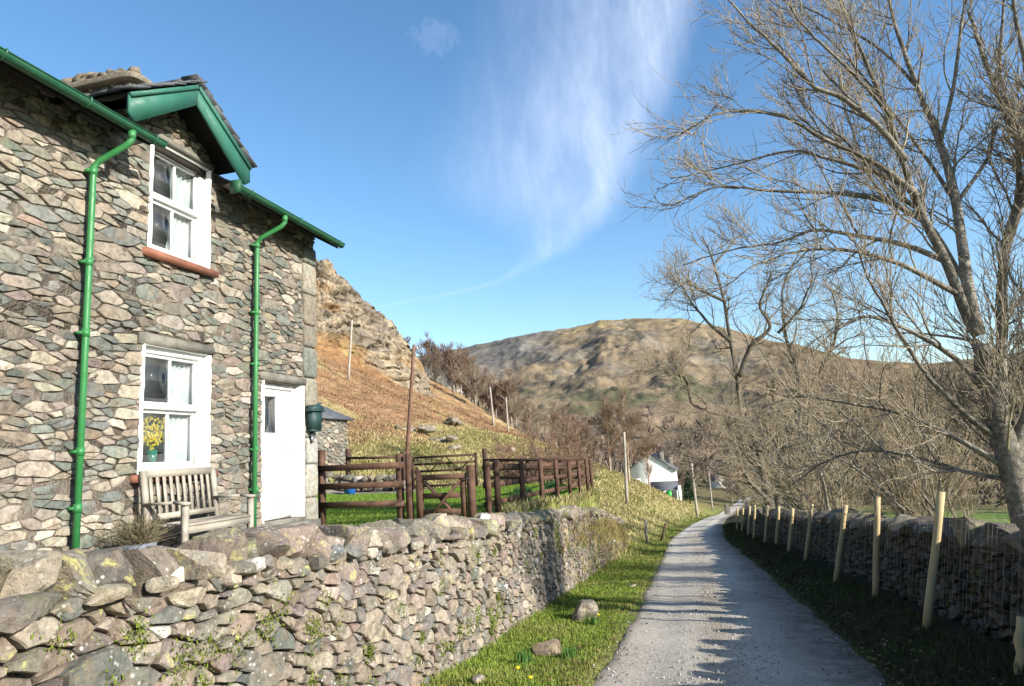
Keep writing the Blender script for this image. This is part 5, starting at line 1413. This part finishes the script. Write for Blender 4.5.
# small dark conifer by the white house
cz = float(H(-1.5, 126)); cf = thing('conifer_tree', (-1.5, 126, cz), 'small dark green conifer right of the white house', 'tree')
mb = MB(); mb.tube([(-1.5, 126, cz), (-1.5, 126, cz+4.8)], [.15, .03], 8, col=np.array([.1, .07, .05, 0])); mb.build('trunk', M['bark'], cf)
mb = MB(); n = 2600; hq = RNG.random(n)**.8; a = RNG.uniform(0, 2*pi, n); rr_ = (1-hq)*1.25*RNG.uniform(.5, 1.08, n)*(1+.2*np.sin(a*3+hq*9))
P = np.column_stack([-1.5+np.cos(a)*rr_, 126+np.sin(a)*rr_, cz+.4+hq*5.0]); blades(mb, P, RNG.uniform(.25, .5, n), np.full(n, .16), RNG.uniform(.4, 1.2, n), cols([(.02, .045, .02), (.03, .06, .025)], n)); mb.build('crown', M['needle'], cf)

# distant wood on the valley sides: reads as one mass
mb = MB(); rg = np.random.default_rng(23)
def far_wood(mb, n, azr, rr_, hgt, pal, zf):
    az = np.radians(rg.uniform(azr[0], azr[1], n)); r = rr_[0]*(rr_[1]/rr_[0])**rg.random(n); x = np.sin(az)*r; y = np.cos(az)*r; z = zf(x, y)
    h = hgt*rg.uniform(.6, 1.3, n); m = 34
    u = rg.normal(0, 1, (n, m, 3)); u /= np.linalg.norm(u, axis=2)[..., None]; u[..., 2] = np.abs(u[..., 2])*1.0+.05
    rad = rg.uniform(.35, 1, (n, m, 1))
    tip = np.column_stack([x, y, z])[:, None]+u*rad*np.stack([h*.34, h*.34, h*.98], -1)[:, None]
    bs = np.column_stack([x, y, z])[:, None]+np.stack([0*h, 0*h, h*.15], -1)[:, None]+.35*(tip-np.column_stack([x, y, z])[:, None])
    wv = rg.normal(0, 1, (n, m, 3)); wv -= u*(wv*u).sum(2)[..., None]; wv /= np.linalg.norm(wv, axis=2)[..., None]; wv *= (h*.035)[:, None, None]
    V = np.stack([bs-wv, bs+wv, tip+wv*1.3, tip-wv*1.3], 2).reshape(-1, 3)
    c = np.array(pal)[rg.integers(0, len(pal), n)]*rg.uniform(.75, 1.25, (n, 1))
    mb.add(V, np.arange(n*m*4).reshape(-1, 4), np.repeat(c, m*4, 0))

# ================================================================== FAR FELL
RID_AZ = [-180, -75, -50, -35, -23.8, -20.46, -19.27, -17.9, -13.59, -10.15, -8, -6.72, -3.38, -.13, 3.12, 5.93, 10.22, 12.79, 17.22, 21.38, 26, 40, 75, 180]
RID_EL = [5, 6, 7, 8, 8.1, 8.45, 8.68, 8.96, 9.58, 9.96, 10.23, 10.47, 10.36, 9.97, 8.98, 7.96, 6.39, 5.5, 4.75, 4.85, 5.1, 5, 5, 5]
def fell_r(az): return np.interp(az, [-180, -60, -10, 2, 12, 25, 60, 180], [1500, 1500, 1500, 1450, 1050, 950, 1100, 1500])
def fell_r0(az): return np.interp(az, [-180, -60, -12, 2, 10, 25, 60, 180], [260, 260, 260, 260, 230, 210, 230, 260])
def fell_g(t): return np.interp(t, [-.05, 0, .12, .3, .5, .68, .84, 1., 1.25], [-.04, 0, .05, .19, .42, .66, .88, 1., .85])
def fell_h(az, t):
    tt = t
    R = fell_r(az); ztop = np.tan(np.radians(np.interp(az, RID_AZ, RID_EL)))*R+1.65
    z0 = -13.5
    g = (fell_g(t-.02)+fell_g(t)+fell_g(t+.02))/3
    r = fell_r0(az)+(R-fell_r0(az))*t
    x = np.sin(np.radians(az))*r; y = np.cos(np.radians(az))*r
    rid = 1-np.abs(fbm(x*.0062+3, y*.0062, seed=91, oct=5))*2
    nz = fbm(x*.004, y*.004, seed=92, oct=4)
    amp = (ztop-z0)*np.clip(t*(1.0-t)*4, 0, 1)
    z = z0+(ztop-z0)*g+amp*(.062*rid+.05*nz-.045)+amp*.042*fbm(x*.02, y*.02, seed=93, oct=5)+amp*.012*(1-2*np.abs(fbm(x*.05, y*.05, seed=95, oct=3)))
    z = z+(ztop-z0)*.010*fbm(az*1.3, 0*az, seed=94)*sstep(.7, 1, t)
    return x, y, z
azs = np.concatenate([np.arange(-180, -40, 5), np.arange(-40, 46, .16), np.arange(46, 181, 5)])
ts = np.concatenate([np.linspace(-.05, .1, 12)[:-1], np.linspace(.1, 1.02, 190), [1.08, 1.25]])
AZ, TT = np.meshgrid(azs, ts)
FX, FY, FZ = fell_h(AZ, TT)
n1 = fbm(FX*.006, FY*.006, seed=101); n2 = fbm(FX*.02, FY*.02, seed=102, oct=5); n3 = fbm(FX*.05, FY*.05, seed=103, oct=4)
gz = np.gradient(FZ, axis=0); 
n4 = fbm(FX*.11, FY*.11, seed=104, oct=3); n5 = fbm(FX*.012+FY*.004, FZ*.05, seed=105, oct=4)
c = np.ones(FX.shape+(3,))*np.array([.19, .15, .10])
c = mixv(c, np.array([.25, .195, .105]), sstep(.66, .9, TT+.2*n1+.1*n2))
c = mixv(c, np.array([.17, .15, .125]), sstep(-.02, .16, n2+.5*n1+.4*n5)*sstep(.25, .4, TT)*sstep(1.02, .78, TT)*.65)
c = mixv(c, np.array([.25, .22, .18]), sstep(.16, .36, n5+.5*n3-.2*n1)*sstep(.2, .3, TT)*sstep(.72, .5, TT)*.8)
c = mixv(c, np.array([.10, .09, .075]), sstep(.12, .4, n3+.6*n4-.3*n5)*sstep(.25, .4, TT)*.6)     # crag and scree
c = mixv(c, np.array([.115, .115, .115]), sstep(-9, -13, AZ)*sstep(.5, .7, TT)*.75)
c = mixv(c, np.array([.085, .085, .052]), sstep(.16, .42, n2-.35*n1+.5*n3+.2*n4)*sstep(.62, .45, TT+.15*n1)*sstep(.12, .22, TT)*sstep(9, 4, AZ))   # heather and juniper
c = mixv(c, np.array([.165, .12, .085]), sstep(.30, .12, TT+.10*n1)*.8)
right = sstep(3, 9, AZ)
c = mixv(c, np.array([.16, .115, .07])*1., right*sstep(1.02, .9, TT)*.8)
c = mixv(c, np.array([.11, .08, .055]), right*sstep(-.1, .35, n2+n3*.5)*.7)
c = mixv(c, np.array([.21, .155, .075]), right*sstep(.15, .4, n1-.3*n2)*.5)
c = c*np.array([1.10, 1.08, 1.04])
far_fell = grid_mesh('fell', FX, FY, FZ, c, M['fell']); tag(far_fell, kind='structure')
_fz = lambda x, y: H(x, y, False)
def fell_z(x, y):
    az = np.degrees(np.arctan2(x, y)); r = np.hypot(x, y); t = (r-fell_r0(az))/(fell_r(az)-fell_r0(az))
    return np.where(t > -.03, np.maximum(fell_h(az, t)[2], H(x, y, False)), H(x, y, False))
far_wood(mb, 800, (-20, 34), (200, 520), 8.5, [(.165, .13, .105), (.15, .125, .10), (.19, .155, .12), (.13, .105, .085), (.175, .12, .09)], fell_z)
far_wood(mb, 1300, (5, 36), (230, 700), 8, [(.16, .12, .08), (.14, .11, .075), (.19, .14, .09)], fell_z)
far_wood(mb, 90, (8, 34), (150, 210), 5, [(.17, .125, .085), (.14, .11, .08)], fell_z)
o = mb.build('far_wood', M['twig']); tag(o, 'brown leafless woodland covering the far side of the valley', 'wood', kind='stuff')

# ================================================================== CRAG on the left hillside
ct_az = [-44, -38, -33, -31.82, -30.54, -29.41, -28.2, -26.99, -24.96, -23.75, -22.15, -21.0, -20.4]
ct_el = [17.2, 17.4, 16.8, 16.6, 16.25, 16.02, 15.2, 13.6, 11.9, 10.25, 8.1, 5.5, 3.6]
cb_az = [-44, -34, -31.84, -30.28, -27.89, -25.49, -23.87, -21.84, -20.4]
cb_el = [14., 12, 11.2, 10., 8.9, 7.0, 5.9, 4.4, 2.6]
na, nv_ = 330, 230
azc = np.linspace(-44, -20.4, na); vc = np.concatenate([np.linspace(-.5, 0, 24)[:-1], np.linspace(0, 1.02, nv_-40), np.linspace(1.03, 1.3, 17)])
AC, VC = np.meshgrid(azc, vc)
eb = np.interp(AC, cb_az, cb_el); et = np.interp(AC, ct_az, ct_el)+.25*fbm(AC*1.6, 0*AC, seed=112)+.14*fbm(AC*6, 0*AC, seed=118)
dist = 112+26*np.clip(VC, -.3, 1.3)+12*np.maximum(VC-1, 0)*10
V1 = np.clip(VC, 0, 1.0)
el = eb+(et-eb)*V1
el = np.where(VC > 1, et-(VC-1)*14, el)
X = np.sin(np.radians(AC))*dist; Y = np.cos(np.radians(AC))*dist; Z = 1.65+np.tan(np.radians(el))*dist
low = np.clip(-VC/.42, 0, 1); Z = Z*(1-low)+(H(X, Y, False)-3.5)*low
# broken ribs: slabs dip to the right, stepped ledges and joints across them
wr = fbm(X*.07, Y*.07, Z*.07, 4, 113)
def saw(q): f = q-np.floor(q); return np.where(f < .84, f/.84, (1-f)/.16)
s1 = X*.30+Z*.42+Y*.08; s2 = X*.34-Z*.30+Y*.1; s3 = X*.8+Z*.95
c1, c2 = np.floor(s1*.55+1.5*wr), np.floor(s2*.5+1.2*wr)
blk = _hash(c1, c2, c1*0, 5)-.5
c3, c4 = np.floor(s1*1.6+3.2*wr), np.floor(s2*1.4+2.6*wr)
blk2 = _hash(c3, c4, c3*0, 6)-.5
edgef = np.clip(np.minimum((VC+.15)*5, (1.25-VC)*3), 0, 1)*sstep(-20.4, -21.6, AC)
dsp = .85*edgef*(2.0*(saw(s1*.55+1.5*wr)-.5)+1.1*(saw(s2*.5+1.2*wr)-.5)+1.9*blk+.9*blk2+.7*(saw(s3*.55+2*wr)-.5)+2.4*fbm(X*.12, Y*.12, Z*.12, 4, 114)+.7*fbm(X*.8, Y*.8, Z*.8, 3, 115))
ux = -np.sin(np.radians(AC)); uy = -np.cos(np.radians(AC))
X = X+dsp*(ux*.75+.45); Y = Y+dsp*uy*.9; Z = Z+dsp*.2*sstep(1, .8, VC)+edgef*sstep(.8, 1, VC)*(.8*blk+.5*blk2)
n2 = fbm(X*.25, Y*.25, Z*.25, 4, 116)
c = mixv(np.ones(X.shape+(3,))*np.array([.27, .235, .185]), np.array([.19, .17, .145]), sstep(-.2, .3, n2))
c = mixv(c, np.array([.36, .31, .24]), sstep(.05, .4, -n2+.4*wr+.3*blk2))
c = mixv(c, np.array([.24, .155, .075]), sstep(.10, .30, fbm(X*.12, Y*.12, Z*.2, 4, 117))*.75)
c = mixv(c, np.array([.10, .085, .05]), sstep(.25, .4, fbm(X*.5, Y*.5, Z*.5, 4, 119))*.7)
c = mixv(c, ground_col(X, Y, H(X, Y, False)), sstep(.16, .0, VC+.22*wr)[..., None][..., 0])
c = c*np.array([.90, .84, .75])
cr = grid_mesh('crag', X, Y, Z, c, M['crag'], smooth=False); tag(cr, kind='structure')
# outcrops and loose rocks lower on the slope
for q, (x, y, s, lab) in enumerate(((-24.5, 58, (2.6, 1.8, 1.0), 'largest pale outcrop on the bracken slope'), (-21.6, 57, (1.8, 1.4, .8), 'pale outcrop just right of the largest one on the bracken slope'), (-19.5, 55, (1.3, 1.1, .6), 'small pale outcrop lower right on the bracken slope'), (-25, 70, (3.4, 2., 1.1), 'grey rock ledge higher on the bracken slope'), (-17.3, 62, (1.8, 1.2, .8), 'greyish rock low on the slope above the long fence'), (-14.8, 60, (1.6, 1.2, .7), 'grey rock right of its neighbour low on the slope'), (-12.6, 62, (1.5, 1., .6), 'rightmost grey rock low on the slope near the shrub'))):
    z = float(H(x, y)); mb = MB()
    for k in range(5):
        V, F = rock((x+RNG.normal(0, s[0]*.4), y+RNG.normal(0, s[1]*.3), z+s[2]*.2+RNG.normal(0, .1)), np.array(s)*RNG.uniform(.4, .8), 2300+q*7+k, 3, rz=RNG.uniform(0, 3), lean=RNG.normal(0, .3), rough=.06); mb.add(V, F, np.array([.27, .235, .185])*RNG.uniform(.75, 1.15))
    o = mb.build('rock_outcrop', M['crag']); tag(o, lab, 'rock', 'outcrops on the bracken slope'); rebase(o, (x, y, z))

# ================================================================== WHITE HOUSES
def small_house(loc, w, d, he, hr, lab, name='white_cottage', chim=True, rz=0, windows=((.0, .5),), group=None):
    x, y, z = loc; t = thing(name, loc, lab, 'house', group); c, s = math.cos(rz), math.sin(rz)
    def rot(P): 
        P = np.asarray(P, float); return np.column_stack([x+P[:, 0]*c-P[:, 1]*s, y+P[:, 0]*s+P[:, 1]*c, z+P[:, 2]])
    def addb(mb, cc, ss):
        b = MB().box(cc, ss); mb.add(rot(b.V[0]), b.F)
    mb = MB(); V = [(-w/2, -d/2, -1), (w/2, -d/2, -1), (w/2, -d/2, he), (0, -d/2, hr), (-w/2, -d/2, he)]; V2 = [(a, d/2, b_) for a, _, b_ in V]
    mb.add(rot(V+V2), [np.array([[0, 1, 2, 3, 4], [9, 8, 7, 6, 5]]), np.array([[1, 6, 7, 2], [5, 0, 4, 9]])]); mb.build('wall', M['white_wall'], t)
    mb = MB(); o = .3; sl = (hr-he)/(w/2)
    for sg in (-1, 1):
        P = [(0, -d/2-o, hr+.02), (sg*(w/2+o), -d/2-o, he-sl*o+.02), (sg*(w/2+o), d/2+o, he-sl*o+.02), (0, d/2+o, hr+.02)]
        P = P if sg > 0 else P[::-1]
        b = MB().poly(P, (0, 0, .16)); mb.add(rot(b.V[0]), b.F)
    r = mb.build('roof', M['slate'], t)
    if chim:
        for cy in (-d/2+.5, d/2-.5):
            mb = MB(); addb(mb, (0, cy, hr+.5), (.9, .8, 1.5)); addb(mb, (0, cy, hr+1.3), (1.05, .95, .12)); mb.build('chimney', M['slab'], r)
    for (wx, wz) in windows:
        mb = MB(); addb(mb, (wx, -d/2-.02, wz), (1.0, .06, 1.2)); f = mb.build('window', M['white'], t)
        mb = MB(); addb(mb, (wx, -d/2-.06, wz), (.8, .04, 1.0)); mb.build('pane', M['blackiron'], f)
    return t, addb
wz = -6.4
wh, addb = small_house((-7.2, 120, wz), 7.9, 10, 4.0, 6.7, 'white farmhouse with a slate roof beside the lane at the foot of the bank', 'white_farmhouse', False, 0, ((-2.2, 2.2),))
mb = MB()
for (x, y, zc) in ((-5.5, 118.5, -.4), (-4.2, 122, -1.3)):
    mb = MB(); mb.box((x, y, zc), (1.0, .9, 2.0)); mb.box((x, y, zc+1.03), (1.15, 1.05, .14)); mb.build('chimney', M['slab'], wh)
mb = MB(); mb.poly([(-7.2, 114.97, -4.15), (-3.0, 114.97, -4.15), (-3.0, 112.4, -5.35), (-7.2, 112.4, -5.35)], (0, 0, -.14)); po = mb.build('porch_roof', M['slate'], wh)
mb = MB(); mb.box((-2.85, 113.6, -6.0), (.5, 2.6, 2.2)); mb.build('porch_wall', M['white_wall'], wh)
mb = MB(); mb.box((-6.9, 113.7, -6.2), (.4, 2.4, 1.8)); mb.build('porch_wall', M['white_wall'], wh)
mb = MB(); mb.box((-4.4, 111.6, -6.1), (.75, .6, 1.1)); mb.box((-4.4, 111.6, -5.52), (.8, .66, .08)); o = mb.build('wheelie_bin', M['greenbin']); tag(o, 'bright green bin outside the white farmhouse', 'bin'); rebase(o, (-4.4, 111.6, -6.7))
WHS = [(42, 160, 4.5, 4, 1.5, 2.6, 'small white cottage across the field, glimpsed under the boughs'), (7.0, 215, 6, 6, 2.4, 4.4, 'distant white cottage beyond the lane bend')]
for (x, y, w, d, he, hr, lab) in WHS: small_house((x, y, float(H(x, y, False))), w, d, he, hr, lab, rz=.3, group='white cottages across the valley', windows=())

# roadside stone gateway far down the lane
for q, (x, y, lab) in enumerate(((4.3, 118, 'left dark stone gatepost at the far end of the lane'), (7.6, 121, 'right dark stone gatepost at the far end of the lane'))):
    z = float(H(x, y)); V, F = rock((x, y, z+.8), (.9, .8, 2.0), 2500+q, 3, planes=4, blocky=1.); o = MB().add(V, F, np.array([.14, .13, .11, .1])).build('gatepost', M['stone_dark'], smooth=True); tag(o, lab, 'gatepost', 'gateposts at the lane end'); rebase(o, (x, y, z))
# small post and broken rail on the bank
for q, (x, y, h, lean, lab) in enumerate(((-2.35, 31, 1.0, .02, 'short grey post standing in the grass at the far end of the stone wall'), (-2.0, 34.5, .85, .35, 'short dark leaning post in the grass beside the lane'))):
    z = float(H(x, y)); mb = MB(); mb.bar((x, y, z-.1), (x+lean, y, z+h), .11, .11, (0, 1, 0)); o = mb.build('post', M['fence_dark' if q else 'pole_grey']); o.name = 'old_post'; tag(o, lab, 'post', 'old posts on the bank'); rebase(o, (x, y, z))

# ================================================================== LIGHT, SKY, CAMERA
SUN = np.array([1., -.36, 0]); SUN /= np.linalg.norm(SUN); EL = math.radians(24)
sd = Vector((SUN[0]*math.cos(EL), SUN[1]*math.cos(EL), math.sin(EL)))
ld = bpy.data.lights.new('sun', 'SUN'); ld.energy = 5.0; ld.angle = math.radians(.55); ld.color = (1, .945, .85)
lo = bpy.data.objects.new('sun', ld); COL.objects.link(lo); lo.rotation_euler = (-sd).to_track_quat('-Z', 'Y').to_euler(); lo.location = (30, -10, 30)

w = bpy.data.worlds.new('World'); scene.world = w; w.use_nodes = True; t = w.node_tree; t.nodes.clear()
out = N(t, 'ShaderNodeOutputWorld'); bg = N(t, 'ShaderNodeBackground'); bg.inputs[1].default_value = .128
sky = N(t, 'ShaderNodeTexSky'); sky.sky_type = 'NISHITA'; sky.sun_disc = False; sky.sun_elevation = EL; sky.sun_rotation = math.atan2(SUN[0], SUN[1]); sky.altitude = 0; sky.air_density = 1.; sky.dust_density = .6; sky.ozone_density = 1.6
tc = N(t, 'ShaderNodeTexCoord'); sep = N(t, 'ShaderNodeSeparateXYZ'); t.links.new(tc.outputs['Generated'], sep.inputs[0])
azr = math_(t, 'ARCTAN2', sep.outputs[0], sep.outputs[1]); azd = math_(t, 'MULTIPLY', azr, 180/pi)
eld = math_(t, 'MULTIPLY', math_(t, 'ARCSINE', sep.outputs[2]), 180/pi)
cmb = N(t, 'ShaderNodeCombineXYZ'); t.links.new(azd, cmb.inputs[0]); t.links.new(eld, cmb.inputs[1])
# curved leading edge of the cirrus: azimuth of the edge as a function of elevation
fc = N(t, 'ShaderNodeFloatCurve'); cu = fc.mapping.curves[0]
EDGE = [(10, -40), (12.8, -24.5), (13.5, -19), (14.3, -15), (16.4, -9.5), (18.6, -5.6), (23.2, -1.6), (28, 1.0), (34, 4.4), (50, 9), (90, 20)]
pts = [((e)/90., (a+50)/80.) for e, a in EDGE]
while len(cu.points) < len(pts): cu.points.new(.5, .5)
for p, (a, b) in zip(cu.points, pts): p.location = (a, b); p.handle_type = 'VECTOR'
fc.mapping.update(); t.links.new(math_(t, 'MULTIPLY', eld, 1/90.), fc.inputs['Value'])
edge_az = math_(t, 'SUBTRACT', math_(t, 'MULTIPLY', fc.outputs[0], 80.), 50.)
dd = math_(t, 'SUBTRACT', edge_az, azd)          # degrees left of the edge
wsp = noise(t, cmb.outputs[0], .16, 6, .6, .6)
ddn = math_(t, 'ADD', dd, math_(t, 'MULTIPLY', math_(t, 'SUBTRACT', wsp, .5), 2.4))
inn = N(t, 'ShaderNodeMapRange', interpolation_type='SMOOTHSTEP'); inn.inputs[1].default_value = -1.2; inn.inputs[2].default_value = 3.; t.links.new(ddn, inn.inputs[0])
wid = N(t, 'ShaderNodeMapRange', interpolation_type='SMOOTHSTEP'); wid.inputs[1].default_value = 14.5; wid.inputs[2].default_value = 24; wid.inputs[3].default_value = 1.6; wid.inputs[4].default_value = 20; t.links.new(eld, wid.inputs[0])
q_ = math_(t, 'DIVIDE', ddn, wid.outputs[0])
outr = N(t, 'ShaderNodeMapRange', interpolation_type='SMOOTHSTEP'); outr.inputs[1].default_value = 1.15; outr.inputs[2].default_value = .15; t.links.new(q_, outr.inputs[0])
mp = N(t, 'ShaderNodeMapping'); mp.inputs['Rotation'].default_value = (0, 0, math.radians(24)); mp.inputs['Scale'].default_value = (.22, .085, 1); t.links.new(cmb.outputs[0], mp.inputs[0])
st = noise(t, mp.outputs[0], 1.1, 8, .58, .3)
mp2 = N(t, 'ShaderNodeMapping'); mp2.inputs['Rotation'].default_value = (0, 0, math.radians(21)); mp2.inputs['Scale'].default_value = (.85, .34, 1); t.links.new(cmb.outputs[0], mp2.inputs[0])
fib = N(t, 'ShaderNodeMapRange'); fib.inputs[1].default_value = .3; fib.inputs[2].default_value = .7; fib.inputs[3].default_value = .78; fib.inputs[4].default_value = 1.12; t.links.new(noise(t, mp2.outputs[0], 1.2, 8, .66, .35), fib.inputs[0])
stx = N(t, 'ShaderNodeMapRange', interpolation_type='SMOOTHSTEP'); stx.inputs[1].default_value = .30; stx.inputs[2].default_value = .72; stx.inputs[3].default_value = .42; t.links.new(st, stx.inputs[0])
tail = N(t, 'ShaderNodeMapRange'); tail.inputs[1].default_value = 12.4; tail.inputs[2].default_value = 20; tail.inputs[3].default_value = .22; tail.inputs[4].default_value = .40; t.links.new(eld, tail.inputs[0])
cl = math_(t, 'MULTIPLY', math_(t, 'MULTIPLY', inn.outputs[0], outr.outputs[0]), math_(t, 'MULTIPLY', math_(t, 'MULTIPLY', stx.outputs[0], fib.outputs[0]), tail.outputs[0]))
# a few faint wisps elsewhere
wp = noise(t, mp.outputs[0], 2.3, 7, .6, .8); wpr = N(t, 'ShaderNodeMapRange', interpolation_type='SMOOTHSTEP'); wpr.inputs[1].default_value = .6; wpr.inputs[2].default_value = .85; wpr.inputs[4].default_value = .35; t.links.new(wp, wpr.inputs[0])
va = math_(t, 'ADD', math_(t, 'POWER', math_(t, 'MULTIPLY', math_(t, 'ADD', azd, 19.8), .62), 2.), math_(t, 'POWER', math_(t, 'MULTIPLY', math_(t, 'SUBTRACT', eld, 33.6), 1.1), 2.))
puff = N(t, 'ShaderNodeMapRange', interpolation_type='SMOOTHSTEP'); puff.inputs[1].default_value = 2.6; puff.inputs[2].default_value = 0.; puff.inputs[4].default_value = .06
t.links.new(math_(t, 'ADD', va, math_(t, 'MULTIPLY', math_(t, 'SUBTRACT', noise(t, cmb.outputs[0], 1.1, 7, .7), .5), 9.)), puff.inputs[0])
cl = math_(t, 'MAXIMUM', cl, puff.outputs[0])
hz = N(t, 'ShaderNodeMapRange', interpolation_type='SMOOTHSTEP'); hz.inputs[1].default_value = 2; hz.inputs[2].default_value = 8; t.links.new(eld, hz.inputs[0])
cl = math_(t, 'MULTIPLY', cl, hz.outputs[0])
hs = N(t, 'ShaderNodeHueSaturation'); hs.inputs['Saturation'].default_value = 1.2; hs.inputs['Hue'].default_value = .499; t.links.new(sky.outputs[0], hs.inputs['Color'])
skc = mixc(t, cl, hs.outputs[0], (5.6, 6.0, 7.0))
t.links.new(skc, bg.inputs[0]); t.links.new(bg.outputs[0], out.inputs[0])

cam = bpy.data.cameras.new('camera'); co = bpy.data.objects.new('camera', cam); COL.objects.link(co); scene.camera = co
cam.sensor_width = 36; cam.lens = 36*CF/1024; cam.clip_start = .05; cam.clip_end = 12000
mw = Matrix.Identity(4)
for i in range(3): mw[i][0] = CR[i]; mw[i][1] = CU[i]; mw[i][2] = -CFW[i]
mw.translation = Vector(EYE); co.matrix_world = mw

scene.view_settings.view_transform = 'Standard'; scene.view_settings.look = 'None'; scene.view_settings.exposure = .95; scene.view_settings.gamma = 1
scene.render.engine = 'CYCLES'
scene.cycles.max_bounces = 6; scene.cycles.diffuse_bounces = 3; scene.cycles.transparent_max_bounces = 8; scene.cycles.use_denoising = True
